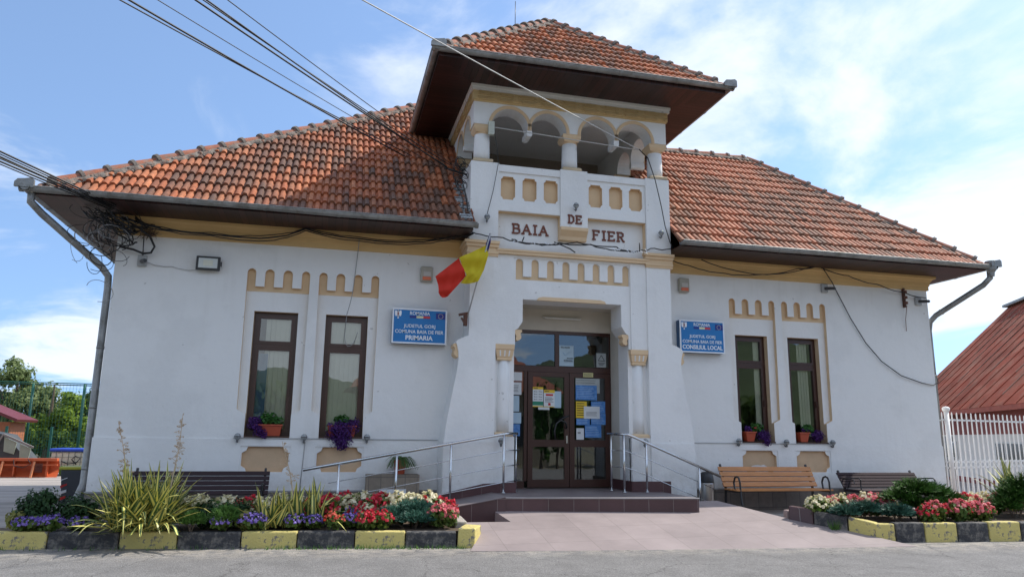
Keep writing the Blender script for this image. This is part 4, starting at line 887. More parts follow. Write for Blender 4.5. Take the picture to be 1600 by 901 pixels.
for a, b, zb, z1, z2, c in KR:
    kerb(a, b, zb, z1, {'y': YEL, 'b': BLK, 'br': RISER}[c], {'y': 'yellow painted kerb stone in the curve of the right bed', 'b': 'black painted kerb stone with a grass tuft on the right bed', 'br': 'brown tiled block ending the right flower bed edge'}[c], 'yellow curved kerb stones' if c == 'y' else None, .17, z2)
xr = [(3.95, -3.50), (4.42, -3.55), (4.95, -3.60), (5.48, -3.64), (6.02, -3.69), (6.6, -3.73), (7.2, -3.78)]
for i in range(len(xr)-1):
    y_ = i % 2 == 1; kerb(xr[i], xr[i+1], .05, .375, YEL if y_ else BLK, ('bright yellow' if y_ else 'faded black')+' kerb stone of the right bed, '+['next to the yellow corner stone', 'second from the curve, below the red flowers', 'third from the curve, below the pink flowers', 'fourth from the curve, near the right edge', 'under the dark evergreen at the right edge', 'just beyond the right edge'][i], 'kerb stones of the right bed')
kerb((8.0, -2.2), (2.95, -2.2), .1, .46, mat('mauve_edge', (.35, .26, .24), .7, .1), 'low tiled edging at the back of the right bed', None, .12)
m = MB(); m.add([(-9.4, -1.55, .29), (-2.35, -1.62, .30), (-2.35, -2.85, .30), (-9.4, -1.98, .29)], [(0, 1, 2, 3)]); struct(m.obj('flower_bed_soil', SOIL))
m = MB(); m.add([(2.98, -2.4, .36), (8.2, -2.25, .36), (8.2, -3.7, .34), (3.8, -3.45, .34)], [(0, 1, 2, 3)]); struct(m.obj('flower_bed_soil', SOIL))
# ------------------------------------------------------------------ helpers for plants
def leafcloud(m, blobs, n, size, asp=1.6, seed=0, shell=.55, mi=0, droop=0):
    """small diamond leaves spread through ellipsoid blobs (centre, radii)"""
    q = random.Random(seed); tot = sum(b[1][0]*b[1][1]*b[1][2] for b in blobs)
    for c, r in blobs:
        k = int(n*r[0]*r[1]*r[2]/tot)+1
        for _ in range(k):
            d = Vector((q.gauss(0, 1), q.gauss(0, 1), q.gauss(0, 1))).normalized(); t = q.uniform(shell, 1.0)*(1+.12*math.sin(9*d.x+5*d.z+seed))
            p = Vector((c[0]+d.x*r[0]*t, c[1]+d.y*r[1]*t, c[2]+d.z*r[2]*t))
            nrm = (d+Vector((q.uniform(-1, 1), q.uniform(-1, 1), q.uniform(-1, 1)))*.75+Vector((0, 0, .25))).normalized()
            a = nrm.orthogonal().normalized(); a = Matrix.Rotation(q.uniform(0, 6.3), 3, nrm) @ a; b = nrm.cross(a); s = size*q.uniform(.6, 1.3)
            a = (a-Vector((0, 0, droop))).normalized()
            m.add([p-a*s*asp/2, p+b*s*.5+nrm*s*.12, p+a*s*asp/2, p-b*s*.5+nrm*s*.12], [(0, 1, 2, 3)], mi)
def needles(m, blobs, n, ln, w, seed=0, shell=.3):
    q = random.Random(seed); tot = sum(b[1][0]*b[1][1]*b[1][2] for b in blobs)
    for c, r in blobs:
        k = int(n*r[0]*r[1]*r[2]/tot)+1
        for _ in range(k):
            d = Vector((q.gauss(0, 1), q.gauss(0, 1), abs(q.gauss(0, 1)))).normalized(); t = q.uniform(shell, .95)*(1+.1*math.sin(11*d.x+7*d.y+seed))
            p = Vector((c[0]+d.x*r[0]*t, c[1]+d.y*r[1]*t, c[2]+d.z*r[2]*t)); ax = (d+Vector((q.uniform(-.6, .6), q.uniform(-.6, .6), q.uniform(-.1, .7)))).normalized()
            for _k in range(3):
                a2 = (ax+Vector((q.uniform(-.45, .45), q.uniform(-.45, .45), q.uniform(-.3, .45)))).normalized(); x = a2.orthogonal().normalized()*w*q.uniform(.7, 1.3); L = ln*q.uniform(.5, 1.2)
                m.add([p-x, p+x, p+a2*L+x*.3, p+a2*L-x*.3], [(0, 1, 2, 3)])
LF = leafmat('begonia_leaf', (.07, .15, .025), (.16, .20, .05)); LFG = leafmat('geranium_leaf', (.03, .12, .02), (.07, .2, .04))
FW = leafmat('cream_petals', (.72, .66, .40), (.85, .80, .62), .3); FR = leafmat('red_petals', (.55, .015, .035), (.72, .07, .10), .3); FP = leafmat('pink_petals', (.66, .10, .14), (.82, .32, .32), .3)
FO = leafmat('coral_petals', (.60, .06, .03), (.72, .20, .14), .3); FV = leafmat('violet_petals', (.20, .12, .50), (.38, .28, .68), .3); FD = leafmat('dark_purple_petals', (.045, .012, .11), (.11, .03, .20), .25)
NEED = leafmat('dark_conifer', (.02, .065, .01), (.075, .19, .02), .2); BLUEJ = leafmat('blue_green_conifer', (.015, .06, .045), (.06, .17, .12), .15); DARKS = leafmat('dark_shrub_leaf', (.012, .04, .012), (.035, .085, .025), .2)
LITE = leafmat('pale_green_leaf', (.06, .15, .03), (.14, .26, .06)); YG = leafmat('yellow_green_leaf', (.20, .22, .05), (.34, .32, .10)); DRY = mat('dry_stalk', (.50, .38, .26), .9, .2, 8)
def flower(nm, fm, seed, nb=46, h=.27, r=.15, ps=.034):
    t = thing(nm, nm.replace('_', ' ')+' prototype', 'flower', local=True)
    m = MB(); q = random.Random(seed); leafcloud(m, [((0, 0, h*.5), (r, r, h*.5))], 230, .042, 1.4, seed, .3)
    for i in range(7): a = q.uniform(0, 6.3); m.tube([(0, 0, 0), (r*.6*math.cos(a), r*.6*math.sin(a), h*.6)], .006, 4)
    m.obj('foliage', LF, t)
    m = MB()
    for i in range(nb):
        d = Vector((q.gauss(0, 1), q.gauss(0, 1), abs(q.gauss(0, 1))*1.1)).normalized(); c = Vector((d.x*r*q.uniform(.8, 1.12), d.y*r*q.uniform(.8, 1.12), h*.5+d.z*h*.55*q.uniform(.8, 1.15)))
        for k in range(4):
            nn = (d+Vector((q.uniform(-1, 1), q.uniform(-1, 1), q.uniform(-1, 1)))*.8).normalized(); a = nn.orthogonal().normalized(); b = nn.cross(a); s = ps*q.uniform(.5, .85); p = c+Vector((q.uniform(-1, 1), q.uniform(-1, 1), q.uniform(-1, 1)))*ps*.4
            m.add([p-a*s, p-b*s*.8, p+a*s, p+b*s*.8], [(0, 1, 2, 3)])
    m.obj('blossoms', fm, t); return t
PROT = {'w': flower('cream_begonia', FW, 1), 'r': flower('red_begonia', FR, 2), 'p': flower('pink_begonia', FP, 3), 'o': flower('coral_begonia', FO, 4), 'v': flower('violet_ageratum', FV, 5, 90, .17, .13, .02)}
KN = {'w': 'cream white begonia', 'r': 'deep red begonia', 'p': 'pink begonia', 'o': 'coral red begonia', 'v': 'violet blue ageratum'}
used = set()
def plant(k, x, y, z, where, grp, sc=1, seed=0):
    lab = f'{KN[k]} clump {where}'
    q = random.Random(hash((k, round(x*100), round(y*100))) & 0xffff); z0 = q.uniform(0, 6.28); s = sc*q.uniform(.9, 1.15)
    if k not in used:
        used.add(k); o = PROT[k]; o.location = (x, y, z); o.rotation_euler = (0, 0, z0); o.scale = (s, s, s); o['label'] = lab; o['group'] = grp
    else: dup(PROT[k], (x, y, z), z0, lab, grp, s)
Lb = [('w', -5.92), ('w', -5.76), ('w', -5.59), ('w', -5.42), ('w', -5.08), ('w', -4.91), ('w', -4.74), ('w', -4.59), ('w', -4.01), ('w', -3.86), ('w', -3.72), ('w', -3.31), ('w', -3.15), ('w', -2.99), ('w', -2.78), ('w', -2.63), ('r', -5.23), ('r', -4.35), ('r', -4.15), ('r', -3.95), ('r', -3.56), ('r', -3.43), ('r', -2.87), ('r', -2.5)]
for k, x in Lb: plant(k, x, -1.9+.1*math.sin(x*9)-(.2 if x > -3.7 else 0), .32, 'in the back row of the left flower bed', ('cream' if k == 'w' else 'red')+' begonias in the back row of the left bed', 1.35)
for k, x in [('w', -3.25), ('w', -3.6), ('w', -2.9), ('r', -3.75), ('r', -3.0)]: plant(k, x, -2.25, .33, 'just behind the blue green juniper', ('cream' if k == 'w' else 'red')+' begonias behind the low juniper', 1.0)
for k, x in [('v', -7.88), ('v', -7.77), ('v', -7.65), ('v', -7.55), ('v', -7.25)]: plant(k, x, -2.12+.02*(x+7.5), .30, 'at the left end of the kerbed bed', 'violet flowers at the left end of the bed', 1.0)
for k, x in [('v', -5.48), ('v', -5.14), ('v', -5.03), ('v', -4.57), ('v', -4.31), ('v', -3.84), ('v', -3.69)]: plant(k, x, -2.45, .31, 'close to the kerb in the left bed', 'violet flowers along the kerb of the left bed', 1.1)
for k, x in [('v', -3.78), ('v', -3.6)]: plant(k, x, -2.2, .36, 'behind the red flowers near the juniper', 'violet flowers behind the red ones', 1.1)
plant('o', -4.06, -2.6, .31, 'alone between two violet clumps at the kerb', None, .85)
for k, x in [('r', -3.55), ('r', -3.42), ('r', -3.66)]: plant(k, x, -2.62, .31, 'by the kerb left of the juniper', 'red begonias by the kerb left of the juniper', .95)
for k, x in [('p', -2.66), ('p', -2.52), ('r', -2.58)]: plant(k, x, -2.6+(.25 if k == 'r' else 0), .32, 'at the right corner of the left bed', ('pink' if k == 'p' else 'red')+' begonias at the bed corner', 1.1)
for k, x in [('w', 3.24), ('w', 3.40), ('p', 3.58), ('w', 3.74), ('p', 3.88), ('r', 4.06), ('w', 4.21), ('p', 4.34), ('r', 4.51), ('w', 4.63), ('p', 4.20), ('p', 5.9), ('r', 6.05), ('p', 6.25), ('w', 6.40), ('w', 6.55), ('p', 6.70)]: plant(k, x, -2.62+.07*math.sin(x*11), .38, 'in the back row of the right flower bed', {'w': 'cream', 'r': 'red', 'p': 'pink'}[k]+' begonias in the back row of the right bed', 1.15)
for k, x in [('r', 4.66), ('p', 4.80), ('r', 4.98), ('p', 5.22), ('p', 5.37), ('p', 5.52), ('r', 5.32), ('p', 5.75), ('p', 5.62)]: plant(k, x, -3.3+.08*math.sin(x*13), .35, 'near the kerb in the right bed', {'r': 'red', 'p': 'pink'}[k]+' begonias near the kerb of the right bed', 1.05)
for k, x in [('p', 5.35), ('p', 5.6), ('r', 5.15), ('w', 5.9)]: plant(k, x, -2.95, .37, 'in the middle of the right bed', {'w': 'cream', 'r': 'red', 'p': 'pink'}[k]+' begonias in the middle of the right bed', 1.1)
def shrub(nm, blobs, mt, label, n, kind='leaf', loc=(0, 0, 0), size=.035, grp=None, seed=1, cat='shrub'):
    t = thing(nm, label, cat, loc, grp, local=True); m = MB()
    if kind == 'leaf': leafcloud(m, blobs, n, size, 1.5, seed, .35)
    else: needles(m, blobs, n, size, size*.13, seed)
    m.obj('foliage', mt, t); m = MB(); q = random.Random(seed)
    for c, r in blobs:
        for _ in range(3): m.tube([(c[0]*.3, c[1]*.3, -.03), (c[0]*.7+q.uniform(-.05, .05), c[1]*.7, c[2]*.6), (c[0]+q.uniform(-.5, .5)*r[0], c[1]+q.uniform(-.5, .5)*r[1], c[2]+r[2]*.3)], .008, 5)
    m.obj('stem', BARK, t); return t
q = random.Random(5)
shrub('round_shrub', [((0, 0, .28), (.27, .22, .25)), ((.1, 0, .4), (.16, .15, .14)), ((-.14, .05, .22), (.16, .15, .16))], DARKS, 'taller dark green round shrub at the left end of the bed', 2600, loc=(-7.80, -1.95, .28), size=.032)
shrub('round_shrub', [((0, 0, .25), (.23, .2, .22)), ((.16, .05, .22), (.16, .15, .18))], DARKS, 'smaller dark green round shrub beside the large yucca', 2200, loc=(-7.36, -1.95, .28), size=.032, seed=2)
shrub('round_shrub', [((0, 0, .2), (.22, .2, .19))], DARKS, 'dark green low shrub right behind the large yucca', 1300, loc=(-5.68, -2.15, .28), size=.03, seed=3)
shrub('round_shrub', [((0, 0, .2), (.24, .2, .2))], DARKS, 'dark green low shrub under the white flowers near the bench', 1300, loc=(-5.32, -2.1, .28), size=.03, seed=4)
shrub('round_shrub', [((0, 0, .15), (.2, .17, .16))], LITE, 'bright green feathery low shrub between the two yuccas', 1300, 'needle', (-5.44, -2.42, .29), .06, seed=5)
shrub('round_shrub', [((0, 0, .12), (.17, .15, .13))], LITE, 'small mid green shrub at the foot of the large yucca', 900, 'needle', (-5.85, -2.45, .29), .06, seed=6)
shrub('foliage_plant', [((0, 0, .14), (.13, .12, .13))], YG, 'yellow green leafy plant at the far left end', 350, loc=(-7.98, -2.05, .29), size=.045, seed=7, cat='plant')
shrub('foliage_plant', [((0, 0, .14), (.12, .11, .13))], YG, 'yellow green leafy plant left of the smaller yucca', 350, loc=(-5.2, -2.42, .29), size=.045, seed=8, cat='plant')
def juniper(loc, blobs, label, seed, n=4200, mt=BLUEJ, sz=.05): return shrub('juniper', blobs, mt, label, n, 'needle', loc, sz, None, seed)
juniper((-2.98, -2.42, .29), [((-.32, 0, .14), (.25, .26, .15)), ((0, .05, .20), (.28, .27, .19)), ((.28, 0, .14), (.24, .24, .16)), ((.02, -.2, .12), (.3, .16, .12))], 'spreading blue green juniper at the right end of the left bed', 11, 5200)
juniper((3.75, -3.0, .36), [((-.22, .05, .10), (.25, .24, .13)), ((.12, .03, .14), (.27, .25, .16))], 'left blue green juniper inside the curved kerb', 12, 3600)
juniper((4.22, -3.22, .35), [((0, 0, .12), (.27, .22, .16)), ((.2, .1, .08), (.2, .2, .12))], 'right blue green juniper against the dark evergreen', 13, 3000)
shrub('evergreen_shrub', [((-.32, 0, .30), (.26, .26, .16)), ((0, 0, .42), (.34, .3, .2)), ((.34, .05, .36), (.3, .27, .2)), ((.62, 0, .28), (.22, .22, .16)), ((-.05, -.15, .2), (.4, .2, .18)), ((.3, -.15, .2), (.3, .2, .15))], NEED, 'wide dark green evergreen shrub with bare stems in the right bed', 5200, 'needle', (4.85, -2.95, .36), .075, seed=14)
shrub('evergreen_shrub', [((0, 0, .25), (.32, .3, .27)), ((.3, .05, .38), (.4, .35, .33)), ((.8, 0, .4), (.4, .35, .33)), ((-.25, -.1, .15), (.22, .2, .17))], NEED, 'tall dark evergreen shrub at the right edge of the photo', 5200, 'needle', (6.75, -2.95, .36), .075, seed=15)
def yucca(loc, nbl, L, label, seed, stalks, ygf=.55, spread=1.0):
    t = thing('yucca', label, 'yucca', loc, local=True); q = random.Random(seed); m = MB()
    for i in range(nbl):
        a = q.uniform(0, 6.283); el = R(q.triangular(6, 89, 64)); l = L*q.uniform(.6, 1.05); d = Vector((math.cos(a)*math.cos(el), math.sin(a)*math.cos(el), math.sin(el))); side = Vector((-math.sin(a), math.cos(a), 0)); droop = q.uniform(.0, .5)*(1.2-el/1.5)+(.5 if q.random() < .12 else 0)
        p0 = Vector((q.uniform(-.14, .14)*spread, q.uniform(-.1, .1)*spread, q.uniform(0, .1))); wd = q.uniform(.024, .040); vs = []; K = 7; tw = q.uniform(-.5, .5)
        for k in range(K+1):
            s = k/K; p = p0+d*l*s; p.z -= droop*l*s*s*s*1.2; p.z = max(p.z, .02); wk = wd*(min(1, .55+s*1.8))*(1-s**3)+.001; sd = (side*math.cos(tw*s)+d.cross(side)*math.sin(tw*s)); up = d.cross(side)*-.25*wk
            vs += [p-sd*wk+up*-1, p-sd*wk*.42, p+sd*wk*.42, p+sd*wk+up*-1]
        inv = q.random() < ygf
        for k in range(K):
            for c in range(3):
                mi = (0 if c == 1 else 1) if not inv else (1 if c == 1 else 0)
                m.f.append(tuple(len(m.v)+x for x in (k*4+c, k*4+c+1, k*4+c+5, k*4+c+4))); m.mi.append(mi)
        m.v += [tuple(v) for v in vs]
    m.obj('leaves', [mat('yucca_green', (.075, .14, .045), .45, .2, 6), mat('yucca_cream', (.70, .62, .17), .45, .15, 6)], t)
    for s in stalks:
        m = MB(); b = Vector(s[0]); tp = Vector(s[1]); pts = [b.lerp(tp, k/8)+Vector((math.sin(k*.9+seed)*.012, 0, 0)) for k in range(9)]; m.tube(pts, .008, 5, rs=[.011-.008*k/8 for k in range(9)])
        for k in range(46 if len(s) < 3 else s[2]):
            u = q.uniform(.38, 1.0); p = b.lerp(tp, u); a = q.uniform(0, 6.3); ln = q.uniform(.04, .17)*(1.25-u)
            e = p+Vector((math.cos(a)*ln, math.sin(a)*ln*.6, q.uniform(-.02, .05))); mid = (p+e)/2+Vector((0, 0, .02)); m.tube([p, mid, e], .0035, 4)
            for _ in range(3): c = e.lerp(p, q.uniform(0, .7)); w = .014; x = Vector((q.uniform(-1, 1), q.uniform(-1, 1), q.uniform(-1, 1))).normalized()*w; y = x.orthogonal().normalized()*w*.6; m.add([c-x, c-y, c+x, c+y], [(0, 1, 2, 3)])
        m.obj('flower_stalk', DRY, t)
    return t
yucca((-6.48, -2.28, .29), 430, .88, 'large variegated yucca with two dried flower stalks', 3, [((-.12, 0, .2), (-.40, 0, 1.40)), ((.3, 0, .2), (.38, 0, 1.50))], spread=2.2)
yucca((-4.80, -2.3, .29), 75, .62, 'small variegated yucca left of centre in the bed with a bent dried stalk', 4, [((.25, 0, .2), (-.0, .05, 1.16), 24)], spread=1.8)
yucca((-4.40, -2.25, .29), 60, .68, 'small variegated yucca leaning right in the middle of the bed', 8, [], spread=1.5)
yucca((7.28, -2.5, .38), 60, .95, 'yellow leaved yucca rising behind the right evergreen', 6, [], .9)
m = MB(); q = random.Random(9)
for i in range(520):
    t_ = q.random(); x = lerp(-4.9, -2.35, t_) if i < 330 else q.uniform(-8.2, -4.9); yk = -2.63-.135*(x+4.9)-.0-q.uniform(.02, .14); h = q.uniform(.02, .07); a = q.uniform(0, 6.3); dx_, dy_ = math.cos(a)*.006, math.sin(a)*.006
    if i >= 330 and q.random() < .5: continue
    m.add([(x-dx_, yk-dy_, .1), (x+dx_, yk+dy_, .1), (x+q.uniform(-.03, .03), yk+q.uniform(-.03, .03), .1+h)], [(0, 1, 2)])
struct(m.obj('kerb_grass', LITE), 'stuff')
m = MB()
for i in range(60): a = q.uniform(0, 6.3); x, yk = 3.28+q.uniform(-.06, .06), -3.02+q.uniform(-.04, .04); m.add([(x-.006, yk, .2), (x+.006, yk, .2), (x+math.cos(a)*.09, yk-.03+math.sin(a)*.07, .25+q.uniform(.05, .16))], [(0, 1, 2)])
tag(m.obj('grass_tuft', LITE), 'green grass tuft growing against the black curved kerb', 'grass')

# ------------------------------------------------------------------ benches
def bench(name, label, loc, slat, iron, L=1.86, style=0, H_=.83):
    t = thing(name, label, 'bench', loc, local=True); q = random.Random(len(label)); hw = L/2
    # profile: seat front y=-.55, seat back y=-.12, back top y=.08
    n = 4 if style == 0 else 5; a, b = Vector((0, -.10, .47)), Vector((0, .10, H_)); hgt = (b-a).length/n
    for i in range(n):
        c = a.lerp(b, (i+.5)/n); m = MB(); m.bar((-hw, c.y, c.z), (hw, c.y, c.z), .024, hgt*(.84 if style == 0 else .82), up=(b-a).normalized()); m.obj('back_slat', slat, t, bevel=.004)
    for i in range(4 if style == 0 else 5):
        y = lerp(-.52, -.15, i/(3 if style == 0 else 4)); m = MB(); m.box(-hw, y-.045, .425, hw, y+.045, .449); m.obj('seat_slat', slat, t, bevel=.004)
    for s in (-1, 1):
        X = s*(hw-.07); m = MB(); r = .017
        m.bar((X, .135, .87*H_/.83), (X, -.05, .44), .035, .03); m.bar((X, -.05, .44), (X, -.02, .0), .035, .03); m.bar((X, -.56, .412), (X, -.05, .412), .035, .025)
        if style == 0: m.tube([(X, -.62, 0), (X, -.555, .40), (X, -.545, .58), (X, -.51, .655), (X, -.45, .675), (X, -.38, .65), (X, -.34, .57), (X, -.36, .46), (X, -.40, .425)], r, 8)
        else:
            m.tube([(X, -.56, 0), (X, -.52, .30), (X, -.50, .42)], r*.8, 8); m.tube([(X, .0, .62), (X, -.25, .65), (X, -.46, .66), (X, -.50, .63), (X, -.49, .55), (X, -.50, .42)], r*.7, 8); m.tube([(X, -.12, .45), (X, -.2, .60), (X, -.3, .62), (X, -.33, .55)], r*.6, 6)
        m.obj('side_frame', iron, t, smooth=False)
    return t
PINE = mat('varnished_pine', (.50, .21, .065), .42, .22, 2.5, .08, 40, streak=(1.5, 14, 30), c2=(.33, .12, .04), f0=.55, f1=.75)
DKW = mat('dark_stained_wood', (.030, .015, .018), .85, .2, 3, .08, 40, streak=(1.5, 14, 30))
b1 = bench('slatted_bench', 'orange varnished slatted bench with black looped armrests', (3.93, -.33, .215), PINE, BLACKI, 1.98)
b2 = bench('slatted_bench', 'dark brown slatted bench behind the right flower bed', (6.33, -.42, .20), DKW, BLACKI, 1.80, 1, .74)
b3 = bench('slatted_bench', 'dark brown slatted bench behind the left flower bed', (-6.05, -.62, .15), DKW, BLACKI, 2.0, 1, .82)

# ------------------------------------------------------------------ bin, cabinet, pot
t = thing('litter_bin', 'stainless steel litter bin with black swing lid by the handrail', 'bin', (2.60, -.42, .25), local=True)
m = MB(); m.lathe([(.125, .02), (.13, .04), (.13, .50), (.127, .51)], (0, 0, 0), 28); m.obj('bin_body', mat('brushed_steel', (.5, .48, .46), .28, .1, 6, metal=1), t, smooth=False)
m = MB(); m.lathe([(.13, .511), (.132, .53), (.125, .62), (.10, .69), (.06, .71)], (0, 0, 0), 28); m.obj('bin_lid', BLACKI, t, smooth=True)
m = MB(); m.bar((.145, .02, 0), (.145, .02, .52), .03, .02); m.box(-.05, .1, 0, .15, .14, .03); m.obj('bin_stand', BLACKI, t)
t = thing('cellar_hatch', 'stone tiled wall box with a white framed hatch beside the ramp', 'cabinet', (-3.1, -.16, .14), local=True)
m = MB(); m.box(-.44, -.16, 0, .44, .155, .765); m.obj('cabinet_body', tiles('cabinet_stone', (.27, .225, .175), (.15, .13, .11), .2, .24, 'XZ', .012, .85, .2, nsc=12), t, bevel=.008)
m = MB(); m.box(-.22, -.19, .02, .22, -.161, .09); m.box(-.22, -.19, .47, .22, -.161, .53); m.box(-.22, -.19, .09, -.15, -.161, .47); m.box(.15, -.19, .09, .22, -.161, .47); f = m.obj('hatch_frame', mat('white_pvc', (.72, .74, .76), .35, .04), t)
m = MB(); m.box(-.15, -.178, .09, .15, -.165, .47); g = m.obj('hatch_panel', mat('pale_panel', (.5, .56, .62), .3, .05), f)
m = MB(); m.bar((-.09, -.18, .38), (.1, -.18, .38), .008, .012); m.bar((-.0, -.18, .38), (-.0, -.18, .1), .008, .012); m.obj('hatch_bar', BLACKI, f)
t = thing('potted_plant', 'terracotta coloured pot with a spider plant on the stone tiled box', 'potted plant', (-2.98, -.16, .907), local=True)
m = MB(); m.lathe([(.08, 0), (.105, .2), (.115, .2), (.115, .235), (.10, .235), (.095, .2)], (0, 0, 0), 20); m.obj('pot', TERRA, t, smooth=False)
m = MB(); q = random.Random(4)
for i in range(110):
    a = q.uniform(0, 6.28); l = q.uniform(.16, .36); sd = Vector((-math.sin(a), math.cos(a), 0))*.006; P_ = [Vector((math.cos(a)*l*s, math.sin(a)*l*s, .22+.32*l*math.sin(s*2.6)*1.2-.12*s*s*(l/.2))) for s in (0, .25, .5, .75, 1)]
    m.add([p-sd for p in P_]+[p+sd for p in P_], [(k, k+1, 6+k, 5+k) for k in range(4)])
m.obj('foliage', leafmat('spider_leaf', (.05, .11, .03), (.12, .2, .06)), t)
# ------------------------------------------------------------------ window boxes
def windowbox(c, label, kind):
    t = thing('window_box', label, 'window box', (c, .03, ZB+.005), local=True)
    x0, x1 = ((-.19, .23) if kind == 0 else (-.22, .25) if kind == 1 else (-.29, -.08))
    m = MB(); m.hexa([(x0+.03, -.05, 0), (x1-.03, -.05, 0), (x1-.03, .09, 0), (x0+.03, .09, 0)], [(x0, -.08, .165), (x1, -.08, .165), (x1, .12, .165), (x0, .12, .165)]); m.box(x0-.012, -.095, .166, x1+.012, .13, .19); m.obj('trough', TERRA, t, bevel=.006)
    m = MB(); 
    leafcloud(m, {0: [((.02, .0, .28), (.17, .13, .12)), ((.14, 0, .24), (.12, .1, .09))], 1: [((.02, .02, .27), (.15, .1, .1))], 2: [((.0, .02, .26), (.16, .1, .1))], 3: [((-.05, .02, .25), (.12, .1, .1))]}[kind], 420, .05, 1.2, kind, .2); m.obj('foliage', LFG, t)
    m = MB(); leafcloud(m, {0: [((-.2, -.03, .2), (.13, .12, .13)), ((-.12, -.12, .08), (.1, .07, .1)), ((-.05, -.12, .02), (.07, .05, .08))], 1: [((.0, -.1, .10), (.27, .14, .20)), ((.22, .0, .22), (.12, .09, .12)), ((.02, -.13, -.08), (.19, .10, .13)), ((.03, -.13, -.17), (.10, .07, .08))],
                         2: [((.1, -.04, .12), (.16, .13, .12)), ((.14, -.1, -.0), (.1, .07, .09)), ((-.2, 0, .24), (.08, .08, .07))], 3: [((.12, -.04, .12), (.15, .12, .12)), ((-.1, 0, .24), (.1, .08, .06))]}[kind], 2600 if kind == 1 else 1000, .024, 1.5, 5+kind, .3, droop=.6); m.obj('trailing_flowers', FD, t)
    if kind == 2: m = MB(); leafcloud(m, [((-.04, -.02, .27), (.05, .05, .05))], 60, .04, 1.2, 3, .3); m.obj('red_blossom', FR, t)
windowbox(WC[0], 'red trough with green geranium and some purple flowers, leftmost window', 0); windowbox(WC[1], 'red trough almost hidden by a hanging mass of purple flowers', 1)
windowbox(WC[2], 'red window box with a red bloom and purple flowers, window beside the right sign', 2); windowbox(WC[3], 'red window box with purple flowers on the rightmost window sill', 3)

# ------------------------------------------------------------------ signs
SB = mat('sign_blue', (.003, .17, .47), .45, .06, 3); SN = mat('sign_navy', (.01, .02, .22), .4); SW = mat('sign_white', (.78, .82, .86), .4); SR = mat('sign_red', (.55, .03, .04), .4); SY = mat('sign_cream', (.72, .68, .42), .4); SG = mat('sign_grey', (.42, .42, .44), .5)
def sign(label, x0, x1, z0, z1, last, wl):
    t = thing('name_sign', label, 'sign', ((x0+x1)/2, 0, (z0+z1)/2)); y = -.15; w, h = x1-x0, z1-z0; cx = (x0+x1)/2
    m = MB(); m.box(x0, y, z0, x1, -.005, z1); m.obj('sign_case', mat('case_blue', (.02, .07, .16), .4), t, bevel=.004)
    m = MB(); e = .022
    m.box(x0-.004, y-.012, z0-.004, x1+.004, y-.001, z0+e); m.box(x0-.004, y-.012, z1-e, x1+.004, y-.001, z1+.004); m.box(x0-.004, y-.012, z0+e, x0+e, y-.001, z1-e); m.box(x1-e, y-.012, z0+e, x1+.004, y-.001, z1-e); m.obj('sign_frame', SW, t)
    m = MB(); m.box(x0+e, y-.004, z0+e, x1-e, y-.001, z1-e); m.obj('sign_face', SB, t)
    yy = y-.0065; m = MB()
    Z = lambda f: z1-f*h
    add_text(m, 'ROMANIA', .085, cx, Z(.13), yy, 0, .001, w*.37)
    add_text(m, 'JUDETUL GORJ', .08, cx, Z(.50), yy, 0, .001, w*.58); add_text(m, 'COMUNA BAIA DE FIER', .085, cx, Z(.665), yy, 0, .001, w*.89); add_text(m, last, .11, cx, Z(.84), yy, 0, .003, w*wl)
    m.obj('sign_text', SW, t)
    m = MB(); fw = w*.125
    for i in range(3): m.box(cx+(i-1.5)*fw, y-.008, Z(.265), cx+(i-.5)*fw, y-.0045, Z(.20), i)
    m.obj('tricolour', [SN, SY, SR], t)
    m = MB(); ex, ez = x1-.115*w, Z(.185); m.box(ex-.085*w, y-.008, ez-.085*h, ex+.085*w, y-.0045, ez+.09*h, 0)
    for k in range(12): a = k*math.pi/6; sx, sz = ex+.042*math.cos(a), ez+.042*math.sin(a); m.add([(sx+.0085*(1 if i % 2 == 0 else .45)*math.sin(i*math.pi/5), y-.0095, sz+.0085*(1 if i % 2 == 0 else .45)*math.cos(i*math.pi/5)) for i in range(10)], [tuple(range(10))], 1)
    m.obj('star_circle_emblem', [SN, SY], t)
    m = MB(); gx, gz = x0+.10*w, Z(.16); k = .062    # eagle crest: wings, body, crown, small shield
    def P(pts, mi, d): m.add([(gx+a*k, y-.0055-d, gz+b*k) for a, b in pts], [tuple(range(len(pts)))], mi)
    for s in (-1, 1): P([(s*.2, .3), (s*.35, .75), (s*.55, .95), (s*.8, 1.0), (s*.95, .6), (s*.9, -.3), (s*.7, -.7), (s*.35, -.6)], 0, .0)
    P([(-.22, .9), (-.1, 1.15), (.1, 1.15), (.22, .9), (.3, .2), (.25, -.8), (0, -1.05), (-.25, -.8), (-.3, .2)], 1, .001)
    P([(-.2, .35), (.2, .35), (.22, -.15), (0, -.45), (-.22, -.15)], 2, .002); P([(-.15, -1.0), (.15, -1.0), (.22, -1.25), (0, -1.4), (-.22, -1.25)], 0, .001)
    m.obj('crest', [SW, SG, mat('crest_red', (.3, .1, .1), .5)], t); return t
sign('blue sign reading PRIMARIA on the left wing', -3.215, -2.255, 3.13, 3.745, 'PRIMARIA', .50)
sign('blue sign reading CONSILIUL LOCAL on the right wing', 2.30, 3.25, 3.185, 3.81, 'CONSILIUL LOCAL', .90)

